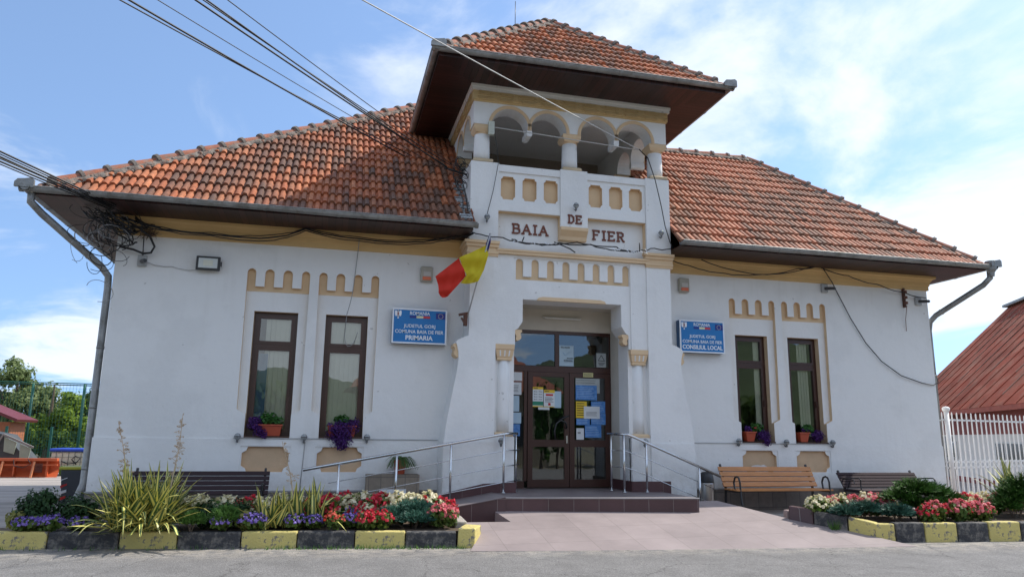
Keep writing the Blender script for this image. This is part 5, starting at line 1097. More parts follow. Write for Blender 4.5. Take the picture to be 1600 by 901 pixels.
# ------------------------------------------------------------------ wall fittings
t = thing('floodlight', 'black framed floodlight high on the left wing', 'floodlight', (-6.32, 0, 4.34)); m = MB(); m.box(-6.515, -.12, 4.225, -6.135, -.07, 4.465); m.box(-6.40, -.07, 4.3, -6.24, -.005, 4.4); m.bar((-6.12, -.09, 4.30), (-6.12, -.09, 4.39), .02, .02); m.obj('lamp_body', BLACKI, t, bevel=.01)
m = MB(); m.box(-6.475, -.126, 4.262, -6.175, -.121, 4.428); m.obj('lamp_glass', mat('lamp_glass', (.55, .58, .56), .2), t); m = MB(); m.box(-6.40, -.13, 4.30, -6.25, -.1265, 4.395); m.obj('led_panel', mat('led_panel', (.62, .62, .52), .4), t)
def cambox(x, z, label, s=1):
    t = thing('security_camera', label, 'camera', (x, 0, z)); m = MB(); m.box(x-.07, -.06, z-.09, x+.07, -.004, z+.09); m.obj('junction_box', mat('grey_plastic', (.38, .39, .39), .5), t, bevel=.008)
    m = MB(); m.tube([(x+.0, -.06, z-.01), (x+.03*s, -.13, z-.02), (x+.09*s, -.24, z-.035)], .032, 12); m.obj('camera_body', mat('dark_plastic', (.05, .05, .055), .4), t)
    m = MB(); c = (x+.092*s, -.245, z-.036); m.lathe([(.02, -.003), (.02, .003)], (0, 0, 0), 12); m.xform(Matrix.Translation(c) @ Matrix.Rotation(R(90), 4, 'X')); m.obj('lens', BLACKI, t); return t
cambox(-7.36, 4.33, 'security camera below the cable tangle at the left corner'); cambox(5.70, 4.66, 'security camera under the eaves of the right wing'); cambox(8.02, 4.52, 'security camera at the far right corner of the wall')
for x, z, lb in ((-2.63, 4.41, 'small alarm siren box on the left wing above the sign'), (2.47, 4.52, 'small alarm siren box on the right wing above the sign')):
    t = thing('alarm_box', lb, 'alarm box', (x, 0, z)); m = MB(); m.box(x-.11, -.09, z-.14, x+.11, -.004, z+.14); m.obj('box_cover', mat('beige_plastic', (.38, .36, .30), .5), t, bevel=.02)
    m = MB(); m.box(x-.075, -.105, z-.115, x+.075, -.091, z-.055); m.obj('orange_lens', mat('orange_lens', (.62, .12, .03), .3), t); m = MB(); m.box(x-.06, -.097, z-.04, x+.07, -.091, z+.04); m.obj('label_plate', mat('label_plate', (.5, .47, .43), .5), t)
BULB = mat('bulb_glass', (.40, .43, .44), .15, .05); BULB.node_tree.nodes['Principled BSDF'].inputs['Transmission Weight'].default_value = .3
lampl = [(-5.63, 1.46, 0, 'left of the leftmost window', 0), (-4.58, 1.46, 0, 'between the two left windows', 0), (-3.55, 1.47, 0, 'right of the second left window', 0), (3.51, 1.48, 0, 'left of the third window', 0), (4.55, 1.47, 0, 'between the two right windows', 0), (5.60, 1.47, 0, 'right of the rightmost window', 0),
         (-1.66, 5.36, FY-.02, 'on the upper left tower pier', 1), (.02, 5.72, FY-.02, 'above the word DE', 1), (1.72, 5.33, FY-.02, 'on the upper right tower pier', 1), (-1.34, 1.44, -.585, 'on the left entrance pier', 0), (1.30, 1.45, -.585, 'on the right entrance pier', 0)]
for x, z, y, wh, up_ in lampl:
    t = thing('wall_lamp', 'small globe wall lamp '+wh, 'wall lamp', (x, y-.08, z), local=True)
    m = MB(); m.lathe([(.012, -.02), (.026, -.012), (.048, .015), (.052, .04), (.04, .075), (.015, .09)], (0, 0, 0), 16); m.obj('globe', BULB, t, smooth=True)
    m = MB(); m.lathe([(.05, .028), (.054, .03), (.054, .045), (.05, .047)], (0, 0, 0), 16); m.tube([(0, 0, -.015), (0, .0, -.055)], .018, 8); m.tube([(0, 0, -.05), (0, .03, -.055), (0, .078, -.02)], .012, 6); m.obj('lamp_holder', mat('lamp_metal', (.12, .12, .125), .4, metal=.5), t)
# flag
t = thing('national_flag', 'furled blue, yellow and red flag on a slanted pole at the tower', 'flag', (-1.93, -.6, 3.55))
m = MB(); m.tube([(-1.985, -.62, 3.50), (-1.68, -1.08, 4.98)], .013, 8); m.obj('flagpole', mat('pole_grey', (.4, .4, .4), .4), t, smooth=True)
m = MB(); m.box(-2.03, -.66, 3.42, -1.97, -.575, 3.62); m.bar((-2.12, -.64, 3.60), (-1.95, -.64, 3.64), .05, .04); m.bar((-2.08, -.66, 3.55), (-2.0, -.66, 3.42), .03, .03); m.obj('pole_bracket', mat('rusty_iron', (.10, .045, .03), .8, .3), t)
def cloth(name, mt, g, fold):
    """g: rows of (x, z) rows; wavy sheet"""
    m = MB(); nr, nc = len(g), len(g[0]); K = 5; vs = []; NR, NC = (nr-1)*K+1, (nc-1)*K+1
    for i in range(NR):
        for j in range(NC):
            a, b = min(i//K, nr-2), min(j//K, nc-2); u, v = i/K-a, j/K-b
            x = lerp(lerp(g[a][b][0], g[a][b+1][0], v), lerp(g[a+1][b][0], g[a+1][b+1][0], v), u); z = lerp(lerp(g[a][b][1], g[a][b+1][1], v), lerp(g[a+1][b][1], g[a+1][b+1][1], v), u)
            vs.append((x, -.93+(-.06)*(x+2)-.12*(z-4.2)+fold*1.6*math.sin(i*.75+j*.45)+fold*.9*math.sin(j*1.3-i*.5), z))
    m.add(vs, [(i*NC+j, i*NC+j+1, (i+1)*NC+j+1, (i+1)*NC+j) for i in range(NR-1) for j in range(NC-1)]); return m.obj(name, mt, t, smooth=True)
cloth('red_band', leafmat('flag_red', (.62, .035, .02), (.66, .045, .025), .25, .7), [[(-2.20, 4.53), (-2.40, 4.36), (-2.59, 4.19)], [(-2.12, 4.36), (-2.32, 4.2), (-2.53, 4.06)], [(-2.06, 4.24), (-2.27, 4.02), (-2.52, 3.93)], [(-2.17, 4.10), (-2.36, 3.87), (-2.45, 3.84)]], .02)
cloth('yellow_band', leafmat('flag_yellow', (.62, .50, .02), (.66, .54, .03), .25, .7), [[(-1.74, 4.78), (-1.96, 4.66), (-2.20, 4.53)], [(-1.70, 4.62), (-1.90, 4.48), (-2.12, 4.36)], [(-1.75, 4.36), (-1.90, 4.30), (-2.06, 4.24)], [(-1.86, 4.14), (-1.98, 4.11), (-2.16, 4.10)]], .022)
cloth('blue_band', leafmat('flag_blue', (.02, .02, .14), (.03, .03, .18), .2, .7), [[(-1.675, 4.99), (-1.69, 4.99)], [(-1.665, 4.85), (-1.73, 4.86)], [(-1.70, 4.66), (-1.75, 4.77)]], .012)

# ------------------------------------------------------------------ papers on the door
NT = mat('paper_white', (.66, .70, .72), .7, .05); NB = mat('paper_pale_blue', (.42, .56, .66), .6, .08); NBL = mat('paper_blue', (.05, .19, .50), .5, .15, 8, c2=(.12, .30, .60)); NY = mat('paper_yellow', (.72, .50, .03), .6, .05); NG = mat('paper_green', (.02, .22, .13), .6); INK = mat('ink', (.02, .02, .03), .7); NRD = mat('ink_red', (.5, .02, .02), .7); NLB = mat('ink_pale', (.35, .5, .7), .7); NGR = mat('paper_grey', (.38, .42, .42), .7, .1)
def paper(name, label, x0, x1, z0, z1, mt, deco=None, y=.372, grp=None, cat='notice'):
    m = MB(); m.box(x0, y, z0, x1, y+.002, z1, 0); mats = [mt, INK, NRD, NY, NG, NT, NLB]
    k = [0]
    def bx(a, b, c, d, mi): k[0] += 1; m.box(x0+a*(x1-x0), y-.0012-.0001*k[0], z0+c*(z1-z0), x0+b*(x1-x0), y-.0004, z0+d*(z1-z0), mi)
    def tx(s, cx, cz, size, wd, mi=1): k[0] += 1; add_text(m, s, size, x0+cx*(x1-x0), z0+cz*(z1-z0), y-.004-.0002*k[0], mi, .001, wd*(x1-x0))
    if deco: deco(m, bx, tx, x0, x1, z0, z1, y)
    o = m.obj(name, mats); return tag(o, label, cat, grp)
def lines(a, b, c, d, n, mi=1, th=.25):
    def f(m, bx, tx, *r):
        q = random.Random(n)
        for i in range(n): z = lerp(d, c, (i+.5)/n); hh = (d-c)/n*th/2; e = b-q.uniform(0, .25)*(b-a); bx(a, e, z-hh, z+hh, mi)
    return f
def dA(m, bx, tx, *r):
    bx(0, 1, .88, 1, 3); bx(0, 1, 0, .05, 3); bx(0, 1, .08, .28, 4)
    for i in range(4):
        for j in (.12, .58): bx(j, j+.06, .36+i*.13, .385+i*.13+.02, 1); bx(j+.1, j+.32, .365+i*.13, .385+i*.13, 1)
    bx(.08, .5, .92, .95, 1)
def dB(m, bx, tx, *r):
    bx(0, 1, .83, 1, 3); bx(0, 1, 0, .04, 3); bx(.18, .85, .66, .77, 2)
    for i in range(4): bx(.1, .88-.1*(i % 2), .3+i*.08, .325+i*.08, 1)
    bx(.4, .62, .10, .24, 2); bx(.08, .5, .9, .94, 1)
def dT(m, bx, tx, x0, x1, z0, z1, y):
    tx('TU POTI', .40, .90, .035, .62); tx('FACE', .73, .38, .03, .4); tx('ROMANIA', .62, .27, .03, .62); bx(.35, .95, .19, .2, 1)
    m.bar((x0+.24*(x1-x0), y-.006, z0+.66*(z1-z0)), (x0+.42*(x1-x0), y-.006, z0+.5*(z1-z0)), .012, .002, 6); m.bar((x0+.42*(x1-x0), y-.006, z0+.5*(z1-z0)), (x0+.8*(x1-x0), y-.006, z0+.74*(z1-z0)), .014, .002, 6)
def dTri(m, bx, tx, x0, x1, z0, z1, y):
    P = [Vector((x0+a*(x1-x0), y-.003, z0+b*(z1-z0))) for a, b in ((.18, .47), (.5, .86), (.84, .45))]
    for a, b in ((0, 1), (1, 2), (2, 0)): m.bar(P[a], P[b], .004, .010, 1)
    for i in range(3): bx(.18+.05*i, .88-.08*i, .30-.08*i, .33-.08*i, 1)
paper('door_poster', 'yellow and white poster with a green band on the left door leaf', -.50, -.295, 2.10, 2.47, NT, dA); paper('door_poster', 'yellow topped white poster with a red heading on the left door leaf', -.285, -.07, 2.10, 2.42, NT, dB, .368)
paper('door_paper', 'plain pale blue sheet half behind the yellow topped poster', -.09, .06, 2.09, 2.40, NB); paper('door_paper', 'narrow white strip below the two yellow posters', -.39, -.17, 2.05, 2.10, NT, None, .376)
paper('door_poster', 'white poster reading TU POTI FACE ROMANIA above the door', .035, .325, 2.885, 3.28, NB, dT, .405); paper('door_notice', 'grey warning notice with a triangle above the door', .79, .99, 2.885, 3.16, NGR, dTri, .405)
paper('door_paper', 'grey patterned sheet at the top of the right door leaf', .35, .84, 2.38, 2.66, NGR, lines(.02, .98, .1, .95, 5, 1, .12), .376)
paper('door_poster', 'wide blue poster high on the right door leaf', .35, .78, 2.25, 2.53, NBL, lines(.05, .9, .1, .9, 7, 6, .2), .372); paper('door_poster', 'blue poster at the right edge of the right door leaf', .66, .945, 2.005, 2.23, NBL, lines(.08, .9, .1, .9, 6, 6, .2), .372)
paper('door_poster', 'blue poster peeking out below the yellow one', .36, .63, 1.78, 1.90, NBL, lines(.05, .9, .1, .9, 3, 6, .2), .372); paper('door_poster', 'blue poster below the white sheet on the right leaf', .655, .95, 1.79, 2.0, NBL, lines(.05, .9, .1, .9, 6, 6, .2), .372)
paper('door_poster', 'lowest blue poster on the right door leaf', .53, .86, 1.55, 1.785, NBL, lines(.05, .9, .1, .9, 6, 6, .2), .372); paper('door_poster', 'yellow poster with black lines on the right door leaf', .352, .57, 1.91, 2.22, NY, lines(.08, .95, .1, .95, 6, 1, .3), .368)
paper('door_notice', 'white typed sheet over the yellow and blue posters', .51, .83, 1.90, 2.13, NT, lines(.15, .85, .2, .6, 4, 1, .25), .364); paper('door_notice', 'small white card low on the right door leaf', .36, .51, 1.51, 1.72, NT, lines(.15, .7, .5, .68, 2, 1, .5), .372)
paper('door_sticker', 'pale yellow sticker on the frame above the right leaf', .50, .705, 2.685, 2.77, mat('sticker_yellow', (.55, .52, .25), .5), lines(.08, .95, .2, .8, 3), .366, cat='sticker')
paper('side_notice', 'small white card at the top of the narrow side pane', -.885, -.70, 2.58, 2.74, NT, None, .415); paper('side_notice', 'white typed sheet on the narrow side pane', -1.0, -.71, 2.32, 2.55, NT, lines(.1, .95, .2, .8, 5), .415)
paper('side_notice', 'upper pale blue sheet on the narrow side pane', -1.0, -.75, 2.01, 2.30, NB, None, .415); paper('side_notice', 'lower pale blue sheet on the narrow side pane', -1.0, -.71, 1.79, 1.99, NB, lines(.1, .9, .3, .9, 5, 6), .415); paper('side_notice', 'dim bluish sheet at the bottom of the narrow side pane', -1.0, -.73, 1.56, 1.78, NBL, None, .415)

# ------------------------------------------------------------------ cables
def cable(name, label, pts, r=.012, mt=BLACKC, smooth=True, cat='cable', grp=None):
    m = MB()
    for p in pts: m.tube(p, r, 6)
    return tag(m.obj(name, mt, smooth=True), label, cat, grp)
def wig(pts, amp, seed, n=6):
    q = random.Random(seed); out = []
    for a, b in zip(pts[:-1], pts[1:]):
        a, b = Vector(a), Vector(b)
        for i in range(n): out.append(a.lerp(b, i/n)+Vector((0, q.uniform(-amp, amp)*.5, q.uniform(-amp, amp)))-Vector((0, 0, .03*math.sin(math.pi*i/n))))
    return out+[Vector(pts[-1])]
cy1 = -.20
for i, (dz, dyy) in enumerate(((0, 0), (-.03, -.02), (.02, -.01))):
    cable('facade_cable', ['black cable sagging along the left cornice, upper of three', 'black cable sagging along the left cornice, lowest of three', 'black cable sagging along the left cornice, middle of three'][i], [wig([(-7.5, cy1, 5.02+dz), (-7.21, cy1+dyy, 4.88+dz), (-6.31, cy1+dyy, 4.83+dz), (-5.38, cy1+dyy, 4.84+dz*2), (-4.78, cy1, 5.04+dz), (-3.9, cy1+dyy, 4.94+dz*1.5), (-2.86, cy1+dyy, 4.96+dz*1.5), (-2.1, -.45, 5.08+dz), (-1.9, -.66, 5.08+dz*.5)], .008, i)], .013 if i == 0 else .009)
cable('light_string', 'black light string draped across the lettered panel', [wig([(-1.95, -.64, 5.10), (-1.36, -.645, 5.05), (-1.0, -.65, 4.99), (-.58, -.65, 4.985), (.04, -.655, 5.06), (.79, -.65, 5.04), (1.0, -.65, 4.98), (1.31, -.65, 5.0), (1.5, -.65, 5.06), (1.98, -.66, 5.10)], .012, 21), wig([(-1.2, -.65, 5.03), (-.8, -.66, 4.965), (-.3, -.65, 5.02), (.3, -.66, 5.03), (.9, -.66, 4.96), (1.4, -.65, 5.02)], .012, 22), [(-.4, -.65, 5.03), (-.1, -.67, 4.92), (0, -.66, 4.86)], [(-1.0, -.65, 5.0), (-.97, -.66, 5.08)], [(1.28, -.65, 5.0), (1.27, -.67, 5.14)]], .011)
m = MB(); q = random.Random(31)
for i in range(34): x = q.uniform(.55, 1.4) if i < 22 else q.uniform(-1.3, -.3); m.tube([(x, -.665, 5.0+q.uniform(-.05, .02)), (x+.035, -.67, 4.985+q.uniform(-.05, .02))], .006, 5)
tag(m.obj('white_fairy_lights', SW), 'small white fairy light bulbs tied to the black string', 'fairy lights')
cable('facade_cable', 'black cable drooping under the right cornice to its middle', [wig([(2.0, -.25, 5.02), (2.5, -.2, 4.9), (3.2, -.18, 4.80), (4.0, -.18, 4.80), (5.0, -.18, 5.0), (5.47, -.17, 5.10)], .006, 5), wig([(2.8, -.2, 5.03), (3.6, -.18, 4.86), (4.4, -.18, 4.84), (5.45, -.17, 5.10)], .006, 6)], .010)
cable('facade_cable', 'black cable from the camera to the far right corner', [wig([(5.55, -.17, 5.07), (6.2, -.17, 4.93), (6.9, -.16, 4.80), (7.6, -.10, 4.68), (8.15, -.12, 4.58)], .006, 7)], .010)
cable('hanging_cable', 'black and white cable hanging in a long curve across the right wall', [[(5.6, -.17, 5.05), (5.85, -.10, 4.78), (5.98, -.04, 4.62), (6.28, -.04, 4.05), (6.6, -.04, 3.55), (6.95, -.04, 3.18), (7.4, -.04, 2.9), (7.9, -.04, 2.76), (8.2, -.03, 2.72), (8.33, -.03, 2.78), (8.34, .02, 3.0)]], .010)
cable('wall_cable', 'thin grey cable hanging down the left wall beside the second window', [wig([(-3.86, -.16, 4.95), (-3.87, -.02, 4.72), (-3.92, -.02, 4.0), (-4.0, -.03, 3.6), (-4.02, -.03, 3.2), (-3.95, -.03, 3.05), (-3.84, -.03, 3.15), (-3.80, -.03, 3.3)], .004, 9)], .006, GREYC)
cable('wall_cable', 'thin grey wire running down the wall between the left windows', [[(-4.56, -.02, 1.42), (-4.6, -.02, .62)]], .006, GREYC)
cable('wall_cable', 'thin cable sagging between the left siren box and camera', [wig([(-7.3, -.02, 4.32), (-6.9, -.02, 4.27), (-6.5, -.03, 4.24)], .004, 3)], .004, GREYC)
cable('column_cable', 'black cable curving from the right loggia column to the gutter', [[(1.30, -.68, 7.0), (1.45, -.74, 6.82), (1.60, -.72, 6.4), (1.72, -.70, 5.9), (1.80, -.68, 5.5), (1.90, -.66, 5.2), (1.96, -.66, 5.1)]], .010)
cable('column_cable', 'thin black cable hanging from the left loggia column', [[(-1.57, -.62, 7.15), (-1.5, -.64, 6.8), (-1.46, -.63, 6.45), (-1.55, -.62, 5.9), (-1.66, -.62, 5.42)]], .006)
m = MB(); m.box(-1.66, -.66, 6.98, -1.55, -.575, 7.24); tag(m.obj('junction_box', mat('pale_green_box', (.5, .53, .46), .5), bevel=.006), 'pale junction box on the upper left loggia column', 'junction box')
POLE = Vector((-15.8, -13.6, 7.6))
e1 = Vector((-2.35, -.25, 6.42)); 
def over(end, mid, k, name, label, r, sag, grp=None, off=(0, 0, 0)):
    a = Vector(end); b = a+(Vector(mid)-a)*k+Vector(off); return cable(name, label, [catenary(a, b, sag, 24)], r, grp=grp, cat='overhead cable')
G1 = 'overhead cables running to the tower'
for i, (md, en, r, mtn) in enumerate((((-6.83, -4.77, 6.5), (-2.95, .3, 6.78), .011, 0), ((-6.72, -4.79, 6.5), (-3.1, .2, 6.72), .016, 0), ((-6.41, -4.88, 6.5), (-2.45, -.2, 6.4), .007, 0), ((-5.99, -4.99, 6.5), (-2.35, -.25, 6.42), .015, 0), ((-5.93, -5.0, 6.52), (-2.3, -.27, 6.45), .010, 0), ((-5.865, -5.02, 6.5), (-2.32, -.22, 6.40), .013, 0), ((-5.64, -5.09, 6.5), (-2.25, -.3, 6.45), .008, 0))):
    r *= .8
    cable('overhead_cable', ['lower left strand of the cables crossing the left roof', 'thickest strand of the lower cables over the left roof', 'thin single wire between the two cable bundles over the left roof', 'thick strand of the middle bundle ending at the tower', 'upper strand of the middle bundle ending at the tower', 'lower strand of the middle bundle ending at the tower', 'topmost thin black wire ending at the tower, right of the bundles'][i], [catenary(Vector(en), Vector(en)+(Vector(md)-Vector(en))*3.0, .22, 24)], r, cat='overhead cable', grp=G1)
cable('overhead_cable', 'single pale overhead wire ending at the right loggia column', [catenary((1.32, -.62, 7.02), Vector((1.32, -.62, 7.02))+(Vector((-4.40, -4.66, 7.0))-Vector((1.32, -.62, 7.02)))*2.8, .10, 24), [(1.30, -.64, 7.0), (-1.55, -.66, 7.12)]], .009, mat('pale_wire', (.5, .5, .48), .5), cat='overhead cable')
for i in range(6):
    en = Vector((-7.75+i*.02, -.62-.03*i, 5.0+.02*(i % 3))); md = Vector((-8.92-.04*i, -2.32-.02*i, 5.25+.05*i))
    cable('overhead_cable', 'dark overhead cable entering the tangle at the left corner', [catenary(en, en+(md-en)*7, .25, 20)], .014 if i % 2 else .009, cat='overhead cable', grp='overhead cables at the left corner')
t = thing('cable_tangle', 'messy tangle of black and grey cables under the left eaves', 'cable tangle', (-7.7, -.4, 4.7))
q = random.Random(77); m = MB(); m2 = MB(); m3 = MB()
for i in range(46):
    c = Vector((q.gauss(-7.86, .17), q.uniform(-.7, -.1), q.gauss(4.70, .24))); pts = []; a0 = q.uniform(0, 6.3); r1, r2 = q.uniform(.05, .2), q.uniform(.08, .24); tl = q.uniform(-.8, .8); sp = q.uniform(.4, 1.1)*6.3
    for k in range(15): a = a0+k/14*sp; pts.append((c.x+math.cos(a)*r1, c.y+math.sin(a*1.3)*.15+tl*.1*k/14, min(5.04, c.z+math.sin(a)*r2)))
    (m if i % 4 else m2).tube(pts, q.choice((.004, .005, .008)), 5)
for i in range(16):
    c = Vector((q.uniform(-8.2, -7.7), q.uniform(-.8, -.4), q.uniform(4.85, 5.02))); m.tube(wig([c, c+Vector((q.uniform(.1, .5), .2, q.uniform(-.25, .0))), (q.uniform(-7.7, -7.2), -.15, q.uniform(4.6, 5.0))], .03, i), q.choice((.008, .014)), 6)
m.obj('black_loops', BLACKC, t, smooth=True); m2.obj('grey_loops', GREYC, t, smooth=True)
m = MB(); m.tube([(-7.7, -.25, 4.98), (-7.45, -.22, 4.86), (-7.25, -.18, 4.72), (-7.17, -.15, 4.56), (-7.22, -.12, 4.46), (-7.34, -.1, 4.44), (-7.5, -.1, 4.5), (-7.7, -.15, 4.52)], .018, 8); m.tube([(-7.7, -.22, 5.0), (-7.4, -.2, 4.93), (-7.1, -.2, 4.87)], .018, 8); m.tube([(-7.36, -.03, 4.42), (-7.37, -.06, 4.75)], .008, 6); m.obj('thick_loop', BLACKC, t, smooth=True)
m = MB()
for i in range(90): a = q.uniform(0, 6.28); l = q.uniform(.05, .17); c = Vector((-7.28, -.14, 4.78)); m.tube([c+Vector((q.uniform(-.1, .1), q.uniform(-.05, .05), q.uniform(-.05, .05))), c+Vector((math.cos(a)*l*1.2, -q.uniform(0, .08), math.sin(a)*l*.8))], .003, 3)
tag(m.obj('twig_nest', mat('twigs', (.09, .055, .035), .9, .3)), 'brown twig nest caught in the cables under the left cornice', 'nest')
t = thing('cable_tangle', 'small cable knot on the left side of the tower', 'cable tangle', (-2.05, -.3, 6.3)); m = MB()
for i in range(16):
    c = Vector((-2.08+q.uniform(-.08, .05), -.35+q.uniform(-.15, .15), 6.3+q.uniform(-.25, .2))); a0 = q.uniform(0, 6); m.tube([(c.x+.09*math.cos(a0+k*.6), c.y+.04*k/8, c.z+.12*math.sin(a0+k*.5)) for k in range(9)], .007, 5)
m.tube([(-2.1, -.4, 6.2), (-2.05, -.6, 5.8), (-2.02, -.75, 5.4), (-2.0, -.9, 5.2), (-1.97, -.7, 5.1)], .012, 6); m.tube([(-2.4, -.25, 6.4), (-2.15, -.3, 6.32), (-2.0, -.4, 6.25)], .02, 6); m.tube([(-2.2, -.3, 6.2), (-2.1, -.62, 5.7), (-2.12, -.8, 5.45)], .009, 6)
m.obj('loops', BLACKC, t, smooth=True)
m = MB(); q = random.Random(8)     # zinc and mortar flashing where the left roof meets the tower
for k in range(14): y0 = -.9+k*.08; z0 = ZE+.925*(y0+.97)+.04; m.box(-2.14+q.uniform(-.05, .03), y0, z0, -1.96, y0+.075, z0+.05+q.uniform(0, .03), 0, Matrix.Rotation(R(40), 3, 'X'))
H(m, 'flashing', mat('flashing_grey', (.33, .36, .38), .7, .4, 14, .5, 20, c2=(.1, .1, .1)))
m = MB(); m.tube([(-.55, 1.9, 9.6), (-.55, 1.9, 10.75)], .022, 8); m.tube([(-.55, 1.9, 10.7), (-.55, 1.9, 11.45)], .008, 6); tag(m.obj('lightning_rod', BLACKI, smooth=True), 'thin lightning rod standing behind the tower roof', 'lightning rod')
t = thing('insulator_rack', 'rusty insulator rack on the far right of the wall', 'bracket', (7.66, 0, 4.6)); m = MB(); m.box(7.64, -.06, 4.36, 7.68, -.004, 4.78); m.obj('rack', mat('rusty_iron', (.1, .045, .03), .8), t)
m = MB(); 
for z in (4.45, 4.57, 4.69): m.lathe([(.02, -.03), (.04, -.02), (.03, 0), (.04, .02), (.02, .03)], (7.66, -.09, z), 10)
m.tube([(7.66, -.1, 4.4), (7.64, -.05, 4.1), (7.65, -.03, 3.85)], .007, 5); m.obj('insulator', mat('insulator_brown', (.16, .07, .05), .4), t)

# ------------------------------------------------------------------ right side: fence and rusty-roofed building
WP = mat('white_fence_paint', (.78, .77, .75), .6, .08, 4, .1, 40, c2=(.45, .25, .15), f0=.68, f1=.8)
t = thing('metal_fence', 'white metal picket fence beside the right corner', 'fence', (8.5, .35, .2))
yf = .35; m = MB()
for z in (2.02, 1.12, 1.0, .42): m.bar((8.45, yf, z), (13.5, yf+1.4, z+.02), .03, .04)
m.obj('rail', WP, t)
x = 8.58; i = 0
while x < 13.4:
    yy = yf+(x-8.45)/5.05*1.4; m = MB(); m.tube([(x, yy-.03, .3), (x, yy-.03, 2.16), (x, yy-.03, 2.19)], .014, 8, rs=[.014, .014, .004]); o = m.obj('picket', WP, t); m = MB(); m.tube([(x+.09, yy-.03, .3), (x+.09, yy-.03, 1.17)], .008, 6)
    m.obj('short_picket', WP, t); x += .18; i += 1
for xp in (8.90, 13.3):
    m = MB(); yy = yf+(xp-8.45)/5.05*1.4-.05; m.tube([(xp, yy, .2), (xp, yy, 2.2)], .05, 14); m.lathe([(.05, 2.19), (.075, 2.22), (.08, 2.27), (.05, 2.30), (.0, 2.31)], (xp, yy, 0), 14); m.obj('fence_post', WP, t, smooth=True)
m = MB(); m.box(8.33, -.35, .2, 8.72, .1, .52); tag(m.obj('corner_block', mat('mauve_block', (.40, .28, .26), .7, .1)), 'mauve tiled block at the foot of the right corner', 'block')
RUST = mat('rusty_sheet', (.24, .058, .034), .95, .4, .7, .25, 12, spec=.15, c2=(.27, .125, .085), f0=.45, f1=.7); RUST2 = mat('worn_seam', (.30, .17, .12), .7, .4, 6)
t = thing('rusty_roofed_house', 'low white building with a rusty red sheet metal roof behind the fence', 'building', (20, 8, 0))
# eave line direction and frames
dl = Vector((-.453, -.891, 0)).normalized(); nn = Vector((-dl.y, dl.x, 0)); rise, dep = 4.65, 4.89
E0 = Vector((19.673, 14.215, 2.55)); E1 = E0+dl*13; P0 = E0+nn*dep+Vector((0, 0, rise)); P1 = E1+nn*dep+Vector((0, 0, rise))
m = MB(); m.hexa([E0, E1, P1, P0], [v+Vector((0, 0, .06)) for v in (E0, E1, P1, P0)]); Q0 = E0+nn*dep*2; Q1 = E1+nn*dep*2
m.add([Q0, Q1, P1, P0], [(0, 1, 2, 3)]); m.add([E1+nn*.5, P1-Vector((0, 0, .1)), Q1-nn*.5], [(0, 1, 2)]); m.add([E0+nn*.5, P0-Vector((0, 0, .1)), Q0-nn*.5], [(0, 1, 2)]); rf = m.obj('roof', RUST, t)
m = MB(); n_ = 15; q = random.Random(3)
for i in range(1, n_):
    a = E0.lerp(E1, i/n_); tt = 1; b = a+(nn*dep+Vector((0, 0, rise)))*tt; m.bar(a+Vector((0, 0, .07)), b+Vector((0, 0, .07)), .02, .03)
sub(m.obj('seam', RUST), rf)
m = MB()
for i in range(1, n_):
    a = E0.lerp(E1, i/n_); tt = 1; b = a+(nn*dep+Vector((0, 0, rise)))*tt
    for _ in range(3):
        s = q.uniform(0, .8); e = min(1, s+q.uniform(.08, .35)); m.bar(a.lerp(b, s)+Vector((0, 0, .072)), a.lerp(b, e)+Vector((0, 0, .072)), .028, .034)
sub(m.obj('worn_seam', RUST2), rf)
m = MB(); m.bar(P0+Vector((0, 0, .10)), P1+Vector((0, 0, .10)), .45, .10); sub(m.obj('ridge_flashing', ZINC), rf)
W0 = E0+nn*.5+dl*.4; W1 = E1+nn*.5
def wl(z0, z1, mt, nm, off=0, a=0, b=1):
    m = MB(); p, r_2 = W0.lerp(W1, a), W0.lerp(W1, b); m.hexa([Vector((v.x, v.y, z0))-nn*off for v in (p, r_2)]+[Vector((v.x, v.y, z0))+nn*.3 for v in (r_2, p)], [Vector((v.x, v.y, z1))-nn*off for v in (p, r_2)]+[Vector((v.x, v.y, z1))+nn*.3 for v in (r_2, p)]); return m.obj(nm, mt, t)
wl(0, 1.8, mat('house_white', (.72, .70, .66), .9, .06), 'wall'); m = MB(); g0, g1 = Vector((W1.x, W1.y, 0)), Vector((W1.x, W1.y, 0))+nn*8.6; m.hexa([g0, g1, g1-dl*.25, g0-dl*.25], [v+Vector((0, 0, 2.7)) for v in (g0, g1, g1-dl*.25, g0-dl*.25)]); m.obj('end_wall', mat('house_white', (.72, .70, .66)), t); wl(1.8, 2.62, mat('maroon_paint', (.22, .05, .04), .7, .2), 'maroon_band', .01); wl(.05, .38, mat('maroon_paint', (.22, .05, .04)), 'maroon_base', .012)
m = MB(); p, r_2 = W0-nn*.52, W1-nn*.52; m.bar(Vector((p.x, p.y, 2.52)), Vector((r_2.x, r_2.y, 2.52)), .05, .14); m.obj('fascia', mat('fascia_red', (.30, .07, .04), .7, .2), t)
for a in (.25, .69):
    fr = wl(.98, 1.57, mat('window_white', (.6, .6, .58), .5), 'window', .03, a-.004, a+.172); m = MB(); 
    for k in range(3): p = W0.lerp(W1, a+.004+k*.056); r_2 = W0.lerp(W1, a+.05+k*.056); m.hexa([Vector((v.x, v.y, 1.02))-nn*.045 for v in (p, r_2)]+[Vector((v.x, v.y, 1.02))-nn*.031 for v in (r_2, p)], [Vector((v.x, v.y, 1.52))-nn*.045 for v in (p, r_2)]+[Vector((v.x, v.y, 1.52))-nn*.031 for v in (r_2, p)])
    sub(m.obj('pane', mat('dark_pane', (.05, .05, .06), .15), ), fr)
